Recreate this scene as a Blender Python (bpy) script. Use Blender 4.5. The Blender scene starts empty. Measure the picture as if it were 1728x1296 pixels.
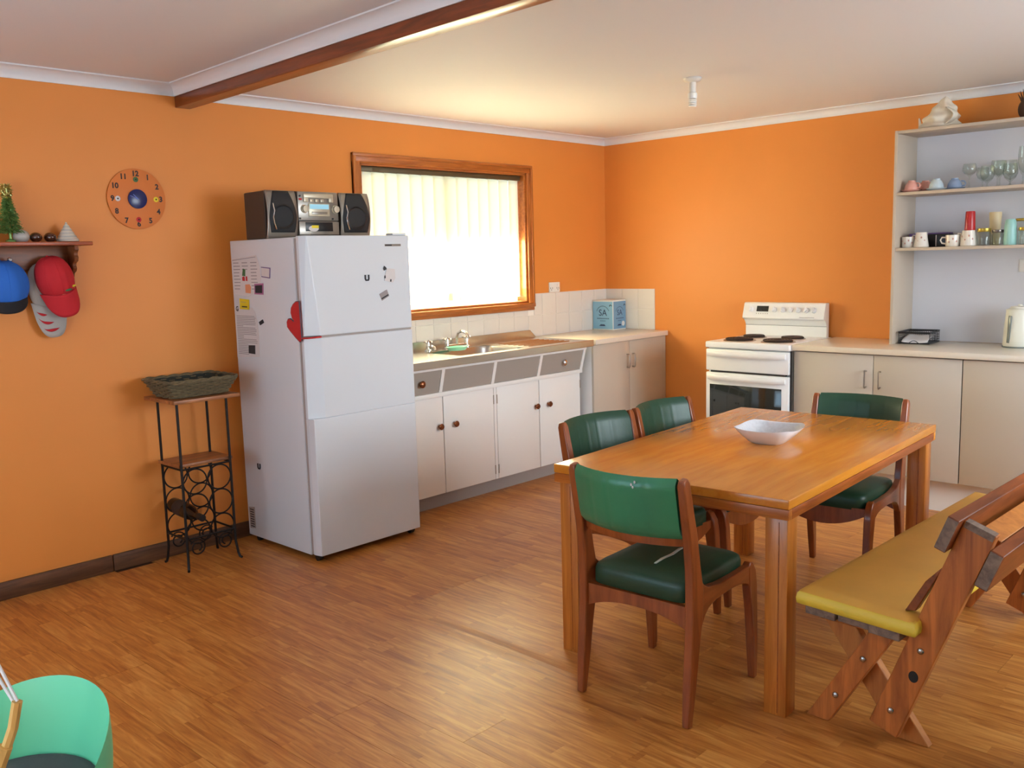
import bpy, bmesh, math, random
from mathutils import Vector, Matrix
PI = math.pi
random.seed(7)
sc = bpy.context.scene
COL = sc.collection

# ------------------------------------------------------------------ camera, world, lights
F = 1555.0
cam_d = bpy.data.cameras.new('camera')
cam_d.sensor_width = 36.0
cam_d.lens = F / 1728 * 36
cam_d.clip_start = 0.02
cam_d.clip_end = 100
cam = bpy.data.objects.new('camera', cam_d)
COL.objects.link(cam)
R = ((0.7262, 0.6870, -0.0272), (0.0732, -0.1168, -0.9905), (-0.6836, 0.7173, -0.1351))
M = Matrix(((R[0][0], -R[1][0], -R[2][0], 4.422),
            (R[0][1], -R[1][1], -R[2][1], -5.730),
            (R[0][2], -R[1][2], -R[2][2], 1.458), (0, 0, 0, 1)))
cam.matrix_world = M
sc.camera = cam
sc.view_settings.view_transform = 'Standard'
sc.view_settings.look = 'None'
sc.view_settings.gamma = 1
sc.view_settings.exposure = 0.06
sc.view_settings.use_curve_mapping = False
sc.cycles.transparent_max_bounces = 40

w = bpy.data.worlds.new('sky')
sc.world = w
w.use_nodes = True
bg = w.node_tree.nodes['Background']
bg.inputs[0].default_value = (0.62, 0.81, 1.0, 1)
bg.inputs[1].default_value = 2.6


def lamp(kind, name, loc, direction, energy, color, **kw):
    d = bpy.data.lights.new(name, kind)
    d.energy = energy
    d.color = color
    for k, v in kw.items():
        setattr(d, k, v)
    o = bpy.data.objects.new(name, d)
    COL.objects.link(o)
    o.location = loc
    if direction is not None:
        o.rotation_euler = Vector(direction).to_track_quat('-Z', 'Y').to_euler()
    return o


# sun outside the kitchen window, daylight through an assumed window behind the camera, added fill from the right, camera flash
lamp('SUN', 'sun', (-4, -1.5, 4), (0.66, 0.10, -0.60), 150.0, (1.0, 0.97, 0.90), angle=0.012)
lamp('AREA', 'daylight_back_window', (2.0, -6.72, 1.15), (0, 1, 0.45), 17, (0.42, 0.72, 1.0), shape='RECTANGLE', size=2.4, size_y=1.0)
lamp('AREA', 'right_fill_daylight', (5.42, -1.9, 1.55), (-1, 0.05, -0.12), 38, (0.84, 0.93, 1.0), shape='RECTANGLE', size=1.9, size_y=1.1, spread=1.9)  # added fill through an assumed, unseen window on the right
lamp('POINT', 'camera_flash', (4.36, -5.76, 1.53), None, 6.5, (0.88, 0.95, 1.0), shadow_soft_size=0.03)


# ------------------------------------------------------------------ materials
def lin(c):
    return tuple(((v / 255) / 12.92 if v / 255 <= .04045 else ((v / 255 + .055) / 1.055) ** 2.4) for v in c) + (1,)


def mat(name, rgb, rough=.5, metal=0., bump=0., bscale=60., var=0., vscale=4., spec=.5, coat=0., trans=0., emit=None, alpha=1.):
    m = bpy.data.materials.new(name)
    m.use_nodes = True
    nt = m.node_tree
    b = nt.nodes['Principled BSDF']
    c = lin(rgb)
    b.inputs['Base Color'].default_value = c
    b.inputs['Roughness'].default_value = rough
    b.inputs['Metallic'].default_value = metal
    b.inputs['Specular IOR Level'].default_value = spec
    b.inputs['Coat Weight'].default_value = coat
    b.inputs['Coat Roughness'].default_value = .12
    b.inputs['Transmission Weight'].default_value = trans
    b.inputs['Alpha'].default_value = alpha
    if emit:
        b.inputs['Emission Color'].default_value = lin(emit[0])
        b.inputs['Emission Strength'].default_value = emit[1]
    if bump or var:
        tc = nt.nodes.new('ShaderNodeTexCoord')
    if var:
        n = nt.nodes.new('ShaderNodeTexNoise')
        n.inputs['Scale'].default_value = vscale
        n.inputs['Detail'].default_value = 5
        nt.links.new(tc.outputs['Object'], n.inputs['Vector'])
        mx = nt.nodes.new('ShaderNodeMix')
        mx.data_type = 'RGBA'
        mx.inputs['A'].default_value = tuple(v * (1 - var) for v in c[:3]) + (1,)
        mx.inputs['B'].default_value = tuple(min(1, v * (1 + var)) for v in c[:3]) + (1,)
        nt.links.new(n.outputs['Fac'], mx.inputs['Factor'])
        nt.links.new(mx.outputs['Result'], b.inputs['Base Color'])
    if bump:
        n2 = nt.nodes.new('ShaderNodeTexNoise')
        n2.inputs['Scale'].default_value = bscale
        n2.inputs['Detail'].default_value = 4
        nt.links.new(tc.outputs['Object'], n2.inputs['Vector'])
        bp = nt.nodes.new('ShaderNodeBump')
        bp.inputs['Strength'].default_value = bump
        bp.inputs['Distance'].default_value = .003
        nt.links.new(n2.outputs['Fac'], bp.inputs['Height'])
        nt.links.new(bp.outputs['Normal'], b.inputs['Normal'])
    return m


def wood(name, c1, c2, axis='X', rough=.35, stretch=12., scale=3.5, coat=0., knots=0.):
    """grain running along the given object axis"""
    m = bpy.data.materials.new(name)
    m.use_nodes = True
    nt = m.node_tree
    b = nt.nodes['Principled BSDF']
    b.inputs['Roughness'].default_value = rough
    b.inputs['Coat Weight'].default_value = coat
    b.inputs['Coat Roughness'].default_value = .15
    tc = nt.nodes.new('ShaderNodeTexCoord')
    oi = nt.nodes.new('ShaderNodeObjectInfo')
    mp = nt.nodes.new('ShaderNodeMapping')
    s = [stretch] * 3
    s['XYZ'.index(axis)] = 1.0
    mp.inputs['Scale'].default_value = s
    nt.links.new(tc.outputs['Object'], mp.inputs['Vector'])
    ad = nt.nodes.new('ShaderNodeVectorMath')
    ad.operation = 'ADD'
    sl = nt.nodes.new('ShaderNodeVectorMath')
    sl.operation = 'SCALE'
    sl.inputs[0].default_value = (13, 7, 5)
    nt.links.new(oi.outputs['Random'], sl.inputs['Scale'])
    nt.links.new(mp.outputs['Vector'], ad.inputs[0])
    nt.links.new(sl.outputs['Vector'], ad.inputs[1])
    n = nt.nodes.new('ShaderNodeTexNoise')
    n.inputs['Scale'].default_value = scale
    n.inputs['Detail'].default_value = 7
    n.inputs['Roughness'].default_value = .62
    n.inputs['Distortion'].default_value = .6
    nt.links.new(ad.outputs['Vector'], n.inputs['Vector'])
    r = nt.nodes.new('ShaderNodeValToRGB')
    r.color_ramp.elements[0].position = .3
    r.color_ramp.elements[0].color = lin(c2)
    r.color_ramp.elements[1].position = .68
    r.color_ramp.elements[1].color = lin(c1)
    nt.links.new(n.outputs['Fac'], r.inputs['Fac'])
    out = r.outputs['Color']
    if knots:
        v = nt.nodes.new('ShaderNodeTexNoise')
        v.inputs['Scale'].default_value = 7
        v.inputs['Detail'].default_value = 2
        nt.links.new(tc.outputs['Object'], v.inputs['Vector'])
        rr = nt.nodes.new('ShaderNodeValToRGB')
        rr.color_ramp.elements[0].position = .60
        rr.color_ramp.elements[0].color = (1, 1, 1, 1)
        rr.color_ramp.elements[1].position = .78
        rr.color_ramp.elements[1].color = (1 - knots, 1 - knots, 1 - knots, 1)
        nt.links.new(v.outputs['Fac'], rr.inputs['Fac'])
        mx = nt.nodes.new('ShaderNodeMix')
        mx.data_type = 'RGBA'
        mx.blend_type = 'MULTIPLY'
        mx.inputs['Factor'].default_value = 1
        nt.links.new(out, mx.inputs['A'])
        nt.links.new(rr.outputs['Color'], mx.inputs['B'])
        out = mx.outputs['Result']
    nt.links.new(out, b.inputs['Base Color'])
    bp = nt.nodes.new('ShaderNodeBump')
    bp.inputs['Strength'].default_value = .12
    bp.inputs['Distance'].default_value = .002
    nt.links.new(n.outputs['Fac'], bp.inputs['Height'])
    nt.links.new(bp.outputs['Normal'], b.inputs['Normal'])
    return m


def floor_mat():
    m = bpy.data.materials.new('laminate_boards')
    m.use_nodes = True
    nt = m.node_tree
    N = nt.nodes.new
    L = nt.links.new
    b = nt.nodes['Principled BSDF']
    tc = N('ShaderNodeTexCoord')
    oi = N('ShaderNodeObjectInfo')
    sp = N('ShaderNodeSeparateXYZ')
    L(tc.outputs['Object'], sp.inputs[0])

    def mth(op, a, bb=None):
        n = N('ShaderNodeMath')
        n.operation = op
        for i, v in enumerate((a, bb)):
            if v is None:
                continue
            if isinstance(v, (int, float)):
                n.inputs[i].default_value = v
            else:
                L(v, n.inputs[i])
        return n.outputs[0]
    row = mth('FLOOR', mth('DIVIDE', sp.outputs['Y'], .0634))
    rnd = mth('MULTIPLY', oi.outputs['Random'], 37.0)
    xo = mth('ADD', sp.outputs['X'], mth('MULTIPLY', mth('FRACT', mth('MULTIPLY', mth('ADD', row, rnd), .618)), .42))
    pc = mth('FLOOR', mth('DIVIDE', xo, .42))
    cv = N('ShaderNodeCombineXYZ')
    L(row, cv.inputs[0])
    L(pc, cv.inputs[1])
    L(rnd, cv.inputs[2])
    wn = N('ShaderNodeTexWhiteNoise')
    wn.noise_dimensions = '3D'
    L(cv.outputs[0], wn.inputs['Vector'])
    # grain
    gv = N('ShaderNodeCombineXYZ')
    L(mth('MULTIPLY', sp.outputs['X'], 2.2), gv.inputs[0])
    L(mth('MULTIPLY', sp.outputs['Y'], 26.0), gv.inputs[1])
    L(mth('ADD', mth('MULTIPLY', wn.outputs['Value'], 9.0), rnd), gv.inputs[2])
    g = N('ShaderNodeTexNoise')
    g.inputs['Scale'].default_value = 2.0
    g.inputs['Detail'].default_value = 6
    g.inputs['Roughness'].default_value = .6
    g.inputs['Distortion'].default_value = .8
    L(gv.outputs[0], g.inputs['Vector'])
    f = mth('ADD', mth('MULTIPLY', wn.outputs['Value'], .15), mth('MULTIPLY', g.outputs['Fac'], .95))
    r = N('ShaderNodeValToRGB')
    e = r.color_ramp.elements
    e[0].position = .36
    e[0].color = lin((160, 90, 36))
    e[1].position = .74
    e[1].color = lin((216, 152, 78))
    x = e.new(.55)
    x.color = lin((192, 122, 54))
    L(f, r.inputs['Fac'])
    L(r.outputs['Color'], b.inputs['Base Color'])
    b.inputs['Roughness'].default_value = .37
    b.inputs['Specular IOR Level'].default_value = .62
    bp = N('ShaderNodeBump')
    bp.inputs['Strength'].default_value = .06
    bp.inputs['Distance'].default_value = .002
    L(g.outputs['Fac'], bp.inputs['Height'])
    L(bp.outputs['Normal'], b.inputs['Normal'])
    return m


def blind_mat():
    m = bpy.data.materials.new('blind_fabric')
    m.use_nodes = True
    nt = m.node_tree
    nt.nodes.remove(nt.nodes['Principled BSDF'])
    o = nt.nodes['Material Output']
    d = nt.nodes.new('ShaderNodeBsdfDiffuse')
    d.inputs[0].default_value = lin((250, 242, 206))
    t = nt.nodes.new('ShaderNodeBsdfTranslucent')
    t.inputs[0].default_value = lin((250, 242, 206))
    mx = nt.nodes.new('ShaderNodeMixShader')
    mx.inputs[0].default_value = .62
    nt.links.new(d.outputs[0], mx.inputs[1])
    nt.links.new(t.outputs[0], mx.inputs[2])
    nt.links.new(mx.outputs[0], o.inputs[0])
    return m


def glass_mat(name, rgb=(255, 255, 255), rough=.0):
    m = bpy.data.materials.new(name)
    m.use_nodes = True
    nt = m.node_tree
    nt.nodes.remove(nt.nodes['Principled BSDF'])
    o = nt.nodes['Material Output']
    tr = nt.nodes.new('ShaderNodeBsdfTransparent')
    tr.inputs[0].default_value = lin(rgb)
    gl = nt.nodes.new('ShaderNodeBsdfGlossy')
    gl.inputs['Roughness'].default_value = .03
    lw = nt.nodes.new('ShaderNodeLayerWeight')
    lw.inputs[0].default_value = .5
    mx = nt.nodes.new('ShaderNodeMixShader')
    pw = nt.nodes.new('ShaderNodeMath')
    pw.operation = 'POWER'
    pw.inputs[1].default_value = 3.0
    ml = nt.nodes.new('ShaderNodeMath')
    ml.operation = 'MULTIPLY_ADD'
    ml.inputs[1].default_value = .5
    ml.inputs[2].default_value = .03
    nt.links.new(lw.outputs['Facing'], pw.inputs[0])
    nt.links.new(pw.outputs[0], ml.inputs[0])
    nt.links.new(ml.outputs[0], mx.inputs[0])
    nt.links.new(tr.outputs[0], mx.inputs[1])
    nt.links.new(gl.outputs[0], mx.inputs[2])
    nt.links.new(mx.outputs[0], o.inputs[0])
    return m


MT = {}
MT['orange'] = mat('orange_wall_paint', (226, 141, 65), .47, spec=.3, bump=.08, bscale=120, var=.04, vscale=3)
MT['ceil'] = mat('ceiling_paint', (226, 224, 224), .6, bump=.04, bscale=20)
MT['cove'] = mat('cornice_paint', (232, 230, 230), .5)
MT['plain'] = mat('plain_wall_paint', (226, 222, 216), .7)
MT['beam'] = wood('beam_timber', (140, 66, 28), (92, 40, 16), 'X', .3, coat=.3)
MT['skirt'] = wood('skirting_timber', (112, 72, 44), (70, 42, 24), 'Y', .5)
MT['frame'] = wood('window_timber', (196, 116, 52), (150, 78, 28), 'Y', .3, coat=.2)
MT['framez'] = wood('window_timber_upright', (196, 116, 52), (150, 78, 28), 'Z', .3, coat=.2)
MT['floor'] = floor_mat()
MT['sub'] = mat('floor_gap_dark', (92, 58, 34), .8)
MT['blind'] = blind_mat()
MT['rail'] = mat('blind_rail', (96, 84, 58), .4, metal=.3)
MT['pane'] = glass_mat('window_pane', (250, 252, 252))
MT['glass'] = glass_mat('drinking_glass', (246, 248, 246))
MT['tile'] = mat('glazed_wall_tile', (226, 220, 212), .16, var=.02)
MT['grout'] = mat('tile_grout', (238, 234, 226), .8)
MT['gpo'] = mat('outlet_plastic', (236, 234, 228), .3)
MT['white'] = mat('white_enamel', (244, 243, 241), .28, bump=.01)
MT['fridge'] = mat('fridge_enamel', (224, 229, 234), .28, bump=.03, bscale=200)
MT['cream'] = mat('cream_cupboard_paint', (244, 241, 236), .38)
MT['greyf'] = mat('grey_drawer_laminate', (168, 160, 150), .45, bump=.1, bscale=400)
MT['kick'] = mat('kickboard_grey', (170, 160, 154), .5)
MT['beige'] = mat('beige_cupboard_laminate', (198, 186, 170), .42, bump=.03, bscale=300)
MT['bench'] = mat('bench_laminate', (226, 214, 196), .22, var=.03, vscale=60)
MT['unit'] = mat('shelf_laminate', (192, 175, 156), .45)
MT['unitback'] = mat('shelf_back_panel', (214, 212, 216), .5)
MT['steel'] = mat('brushed_steel', (200, 196, 190), .26, metal=1.0, bump=.03, bscale=30)
MT['chrome'] = mat('chrome', (225, 225, 225), .08, metal=1.0)
MT['nickel'] = mat('nickel_handle', (180, 170, 158), .3, metal=.9)
MT['bronze'] = mat('bronze_knob', (150, 92, 60), .25, metal=.8)
MT['dark'] = mat('black_plastic', (26, 26, 28), .4)
MT['gap'] = mat('gap_shade_and_knots', (48, 40, 36), .8)  # shade between parts put in as colour; also colours knots and clock holes
MT['blackglass'] = mat('oven_glass', (34, 38, 34), .06, spec=.7)
MT['coil'] = mat('burnt_hob_element', (54, 38, 30), .6, metal=.3)
MT['pinetop'] = wood('table_pine', (218, 142, 48), (196, 114, 30), 'Y', .26, stretch=10, scale=2.0, coat=.25)
MT['pineleg'] = wood('table_leg_pine', (206, 130, 54), (168, 92, 30), 'Z', .3, stretch=16, scale=3, coat=.2)
MT['chair'] = wood('chair_timber', (160, 84, 40), (118, 56, 22), 'Z', .28, stretch=10, scale=3, coat=.4)
MT['chairy'] = wood('chair_timber_rail', (160, 84, 40), (118, 56, 22), 'Y', .28, stretch=10, scale=3, coat=.4)
MT['vinyl'] = mat('flash_lit_vinyl', (52, 128, 90), .3, bump=.12, bscale=160, var=.18, vscale=7, spec=.5)  # near chair's back, with the flash's light put into the colour
MT['vinyld'] = mat('shaded_green_vinyl', (30, 66, 46), .42, bump=.12, bscale=160, var=.22, vscale=7)  # same chair vinyl with the shade put into its colour
MT['scratch'] = mat('torn_vinyl_backing', (188, 186, 170), .8)
MT['bpost'] = wood('bench_timber', (212, 126, 58), (146, 78, 34), 'Z', .42, stretch=9, scale=3, knots=.45)
MT['bplank'] = wood('bench_plank_timber', (156, 82, 38), (94, 44, 20), 'Y', .4, stretch=9, scale=3, knots=.3)
MT['bpale'] = wood('bench_pale_timber', (206, 132, 62), (170, 100, 44), 'Z', .5, stretch=9, scale=3)
MT['bgrey'] = wood('bench_weathered_slat', (156, 132, 114), (104, 84, 72), 'Y', .7, stretch=9, scale=4)
MT['yellow'] = mat('yellow_vinyl_cushion', (232, 178, 76), .5, bump=.25, bscale=14, var=.16, vscale=6)
MT['yedge'] = mat('yellow_cushion_border', (238, 206, 70), .5, bump=.3, bscale=60, var=.06)  # border yellow raised to carry the flash's light
MT['bolt'] = mat('zinc_bolt', (190, 190, 188), .25, metal=1)
MT['iron'] = mat('black_wrought_iron', (38, 30, 26), .45, metal=.6, bump=.1)
MT['rackwood'] = wood('rack_board', (190, 118, 66), (104, 62, 38), 'Y', .4, stretch=10, scale=3)
MT['wicker'] = mat('grey_wicker', (108, 92, 64), .8, var=.5, vscale=70)
MT['wickerd'] = mat('dark_basket_lining', (40, 44, 36), .8, var=.3, vscale=40)
MT['wine'] = mat('dark_wine_bottle_glass', (22, 16, 14), .12, spec=.6)
MT['label'] = mat('bottle_label', (58, 40, 32), .6)
MT['porcelain'] = mat('white_porcelain', (232, 232, 236), .12, coat=.4)
MT['mint'] = mat('mint_green_plastic', (108, 208, 160), .42, var=.05)
MT['charcoal'] = mat('charcoal_fabric', (84, 78, 84), .85, bump=.2, bscale=300)
MT['teal'] = mat('teal_plastic', (70, 170, 176), .4)
MT['tan'] = wood('tan_stick_wood', (226, 186, 110), (200, 152, 80), 'Z', .5)
MT['whitep'] = mat('white_plastic', (238, 238, 238), .35)
MT['paper'] = mat('white_paper', (222, 216, 214), .8, var=.03, vscale=40)
MT['ink'] = mat('grey_print_ink', (160, 152, 152), .8)
MT['inkd'] = mat('dark_print_ink', (50, 48, 52), .7)
MT['redp'] = mat('red_print', (196, 40, 44), .7)
MT['greenp'] = mat('green_print', (70, 110, 66), .7)
MT['orangep'] = mat('orange_print', (226, 150, 110), .7)
MT['purple'] = mat('purple_print', (110, 84, 140), .7)
MT['pinkp'] = mat('pink_print', (176, 110, 150), .7)
MT['yellowp'] = mat('yellow_card', (228, 204, 40), .6)
MT['mitt'] = mat('red_quilted_cotton', (196, 42, 42), .8, bump=.3, bscale=120)
MT['mittb'] = mat('grey_mitt_binding', (88, 78, 88), .8)
MT['silver'] = mat('silver_grey_plastic', (150, 142, 132), .3, metal=.5)
MT['champ'] = mat('champagne_plastic', (200, 188, 164), .35, metal=.3)
MT['spk'] = mat('speaker_box_vinyl', (62, 54, 48), .5, bump=.1, bscale=200)
MT['cloth'] = mat('speaker_grille_cloth', (34, 34, 36), .7, bump=.3, bscale=500)
MT['cone'] = mat('speaker_cone', (20, 20, 22), .35)
MT['lcd'] = mat('stereo_display', (150, 200, 220), .2, emit=((150, 205, 225), .35))
MT['dial'] = mat('clear_clock_acrylic', (218, 126, 66), .5, spec=.15)
MT['navy'] = mat('navy_clock_centre', (26, 34, 92), .25)
MT['bluehand'] = mat('blue_clock_hand', (60, 84, 190), .3)
MT['numeral'] = mat('clock_numeral_ink', (44, 28, 26), .6)
MT['hshelf'] = wood('hat_shelf_timber', (176, 84, 42), (140, 62, 28), 'Y', .35)
MT['hback'] = wood('hat_shelf_back', (142, 80, 42), (104, 54, 26), 'Y', .4)
MT['hatblue'] = mat('blue_cap_cotton', (40, 104, 196), .85, bump=.2, bscale=200)
MT['hatblack'] = mat('black_cap_peak', (28, 28, 32), .8)
MT['hatred'] = mat('red_cap_cotton', (188, 26, 36), .8, bump=.2, bscale=200, var=.12, vscale=20)
MT['hatgrey'] = mat('grey_cap_cotton', (168, 164, 158), .85, bump=.2, bscale=200)
MT['tinsel'] = mat('green_tinsel', (128, 164, 92), .25, metal=.5)
MT['tinselg'] = mat('gold_tinsel', (206, 190, 110), .2, metal=.7)
MT['shellw'] = mat('white_shell', (216, 206, 190), .35, var=.1, vscale=20)
MT['shellg'] = mat('grey_shell', (176, 172, 166), .35, var=.15, vscale=25)
MT['shellb'] = mat('polished_brown_shell', (70, 36, 22), .1, var=.5, vscale=30, coat=.6)
MT['conch'] = mat('cream_conch', (226, 214, 194), .4, bump=.2, bscale=40, var=.06)
MT['pinkc'] = mat('pink_glazed_china', (222, 158, 142), .25)
MT['pblue'] = mat('pale_blue_china', (196, 208, 212), .25)
MT['mblue'] = mat('mid_blue_china', (150, 168, 196), .25)
MT['china'] = mat('flowered_white_china', (228, 218, 204), .2)
MT['flower'] = mat('faded_red_flower_print', (192, 140, 124), .4)
MT['red'] = mat('red_plastic_tumbler', (176, 34, 34), .35)
MT['sand'] = mat('sand_plastic_tumbler', (214, 192, 150), .5)
MT['aqua'] = mat('aqua_plastic_tumbler', (150, 196, 186), .4)
MT['gold'] = mat('gold_jar_lid', (178, 150, 62), .3, metal=.6)
MT['metal'] = mat('grey_jar_lid', (120, 112, 104), .3, metal=.7)
MT['bluebox'] = mat('pale_blue_carton', (138, 188, 214), .45, var=.06, vscale=5)
MT['bluebox2'] = mat('grey_blue_carton_side', (118, 158, 188), .45, var=.06, vscale=5)
MT['cartonw'] = mat('white_carton_edge', (228, 226, 220), .5)
MT['navyink'] = mat('navy_carton_ink', (44, 62, 96), .5)
MT['dish'] = mat('mint_soap_dish', (140, 214, 184), .3)
MT['ivory'] = mat('ivory_kettle_plastic', (228, 224, 208), .3)
MT['gauge'] = mat('kettle_water_gauge', (112, 120, 118), .15)
MT['lampw'] = mat('lamp_bulb_white', (232, 230, 222), .3)
MT['lampg'] = mat('lampholder_white', (214, 208, 198), .4)
MT['dbrown'] = mat('dark_brown_husk', (76, 44, 24), .7, bump=.5, bscale=60)


# ------------------------------------------------------------------ mesh helpers
class MB:
    def __init__(s):
        s.bm = bmesh.new()

    def box(s, x0, x1, y0, y1, z0, z1, bev=0., mx=None, seg=2):
        r = bmesh.ops.create_cube(s.bm, size=1.0)
        vs = r['verts']
        T = Matrix.Translation(((x0 + x1) / 2, (y0 + y1) / 2, (z0 + z1) / 2)) @ Matrix.Diagonal((abs(x1 - x0), abs(y1 - y0), abs(z1 - z0), 1))
        bmesh.ops.transform(s.bm, matrix=T, verts=vs)
        if bev:
            es = list({e for v in vs for e in v.link_edges})
            r2 = bmesh.ops.bevel(s.bm, geom=es, offset=bev, segments=seg, profile=.5, affect='EDGES', clamp_overlap=True)
            vs = list({v for f in r2['faces'] for v in f.verts} | {v for v in vs if v.is_valid})
        if mx is not None:
            bmesh.ops.transform(s.bm, matrix=mx, verts=vs)
        return s

    def ring(s, pts):
        return [s.bm.verts.new(p) for p in pts]

    def loft(s, rings, caps=True, closed=True, loop=False):
        vr = [s.ring(r) for r in rings]
        n = len(vr[0])
        k = len(vr)
        for i in range(k if loop else k - 1):
            a, b = vr[i], vr[(i + 1) % k]
            for j in range(n if closed else n - 1):
                q = [a[j], a[(j + 1) % n], b[(j + 1) % n], b[j]]
                try:
                    s.bm.faces.new(q)
                except ValueError:
                    pass
        if caps and closed and not loop:
            try:
                s.bm.faces.new(list(reversed(vr[0])))
                s.bm.faces.new(vr[-1])
            except ValueError:
                pass
        return s

    def tube(s, pts, r, n=8, closed=False, caps=True, r1=None):
        pts = [Vector(p) for p in pts]
        k = len(pts)
        rings = []
        up = None
        for i, p in enumerate(pts):
            if closed:
                t = (pts[(i + 1) % k] - pts[i - 1]).normalized()
            else:
                t = (pts[min(i + 1, k - 1)] - pts[max(i - 1, 0)]).normalized()
            if up is None:
                up = Vector((0, 0, 1)) if abs(t.z) < .9 else Vector((1, 0, 0))
            a = t.cross(up)
            if a.length < 1e-5:
                a = t.orthogonal()
            a.normalize()
            b = a.cross(t).normalized()
            up = b
            rr = r if r1 is None else r + (r1 - r) * i / (k - 1)
            rings.append([p + a * math.cos(2 * PI * j / n) * rr + b * math.sin(2 * PI * j / n) * rr for j in range(n)])
        return s.loft(rings, caps=caps, loop=closed)

    def cyl(s, p0, p1, r0, r1=None, n=20):
        return s.tube([p0, p1], r0, n, r1=r0 if r1 is None else r1)

    def lathe(s, prof, n=28, mx=None, cx=0, cy=0, sx=1, sy=1, phase=0):
        rings = []
        for r, z in prof:
            rr = max(r, 1e-4)
            pts = [Vector((cx + rr * sx * math.cos(2 * PI * j / n + phase), cy + rr * sy * math.sin(2 * PI * j / n + phase), z)) for j in range(n)]
            if mx is not None:
                pts = [mx @ p for p in pts]
            rings.append(pts)
        return s.loft(rings)

    def prism(s, poly, fa, fb):
        """poly 2D list; fa(u,v), fb(u,v) give the two end caps"""
        return s.loft([[fa(u, v) for u, v in poly], [fb(u, v) for u, v in poly]])

    def grid(s, fn, nu, nv, closed_u=False):
        V = [[s.bm.verts.new(fn(i / nu, j / nv)) for j in range(nv + 1)] for i in range(nu if closed_u else nu + 1)]
        k = len(V)
        for i in range(nu):
            for j in range(nv):
                s.bm.faces.new([V[i][j], V[(i + 1) % k][j], V[(i + 1) % k][j + 1], V[i][j + 1]])
        return s

    def poly(s, pts):
        s.bm.faces.new([s.bm.verts.new(p) for p in pts])
        return s

    def hexa(s, a, b):
        return s.loft([a, b])

    def ell(s, c, r, nu=20, nv=12, fn=None):
        def f(u, v):
            th = 2 * PI * u
            ph = PI * (v * .998 + .001)
            p = Vector((math.sin(ph) * math.cos(th), math.sin(ph) * math.sin(th), -math.cos(ph)))
            if fn:
                p = fn(p)
            return Vector((c[0] + r[0] * p.x, c[1] + r[1] * p.y, c[2] + r[2] * p.z))
        return s.grid(f, nu, nv, closed_u=True)


def obj(name, mb, m, parent=None, label=None, loc=None, rotz=0., smooth=40, bevel=0., solid=0., subs=0, cat=None, group=None, kind=None):
    bm = mb.bm if isinstance(mb, MB) else mb
    bmesh.ops.recalc_face_normals(bm, faces=bm.faces)
    me = bpy.data.meshes.new(name)
    bm.to_mesh(me)
    bm.free()
    if smooth:
        me.shade_smooth()
        me.set_sharp_from_angle(angle=math.radians(smooth))
    me.materials.append(MT[m] if isinstance(m, str) else m)
    return link(name, me, parent, label, loc, rotz, bevel, solid, subs, cat, group, kind)


def link(name, me, parent=None, label=None, loc=None, rotz=0., bevel=0., solid=0., subs=0, cat=None, group=None, kind=None):
    o = bpy.data.objects.new(name, me)
    COL.objects.link(o)
    if parent:
        o.parent = parent
    if loc is not None:
        o.location = loc
    if rotz:
        o.rotation_euler = (0, 0, rotz)
    if solid:
        md = o.modifiers.new('solid', 'SOLIDIFY')
        md.thickness = solid
        md.offset = 0
    if bevel:
        md = o.modifiers.new('bevel', 'BEVEL')
        md.width = bevel
        md.segments = 2
        md.limit_method = 'ANGLE'
    if subs:
        md = o.modifiers.new('sub', 'SUBSURF')
        md.levels = subs
        md.render_levels = subs
    tag(o, label, cat, group, kind)
    return o


def tag(o, label=None, cat=None, group=None, kind=None):
    for k, v in (('label', label), ('category', cat), ('group', group), ('kind', kind)):
        if v:
            o[k] = v
    return o


def thing(name, label, cat, loc=(0, 0, 0), rotz=0., group=None):
    o = bpy.data.objects.new(name, None)
    o.empty_display_size = .05
    COL.objects.link(o)
    o.location = loc
    o.rotation_euler = (0, 0, rotz)
    return tag(o, label, cat, group)


def struct(name, mb, m, parent=None, **kw):
    return obj(name, mb, m, parent, kind='structure' if parent is None else None, **kw)


def dup(root, loc, rotz=None, label=None, group=None):
    r = root.copy()
    COL.objects.link(r)
    r.location = loc
    if rotz is not None:
        r.rotation_euler = (0, 0, rotz)
    if label:
        r['label'] = label
    if group:
        r['group'] = group
    for ch in list(root.children):
        c = ch.copy()
        COL.objects.link(c)
        c.parent = r
        for g in ch.children:
            d = g.copy()
            COL.objects.link(d)
            d.parent = c
    return r


def text_mesh(body, size, extrude=.0006, off=0.):
    cu = bpy.data.curves.new('lettering', 'FONT')
    cu.body = body
    cu.size = size
    cu.extrude = extrude
    cu.offset = off
    cu.align_x = 'CENTER'
    cu.align_y = 'CENTER'
    cu.resolution_u = 3
    o = bpy.data.objects.new('lettering', cu)
    COL.objects.link(o)
    dg = bpy.context.evaluated_depsgraph_get()
    me = bpy.data.meshes.new_from_object(o.evaluated_get(dg))
    bpy.data.objects.remove(o)
    bpy.data.curves.remove(cu)
    return me


def text(name, body, size, m, parent, loc, face='+x', extrude=.0006, off=0., label=None, tilt=0.):
    """lettering on a surface that faces +x (reads along +y) or -y (reads along +x)"""
    me = text_mesh(body, size, extrude, off)
    me.materials.append(MT[m])
    o = link(name, me, parent, label, loc)
    if face == '+x':
        B = Matrix(((0, 0, 1), (1, 0, 0), (0, 1, 0)))
    else:
        B = Matrix(((1, 0, 0), (0, 0, -1), (0, 1, 0)))
    B = B @ Matrix.Rotation(tilt, 3, 'Z')
    o.rotation_euler = B.to_euler()
    return o


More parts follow.
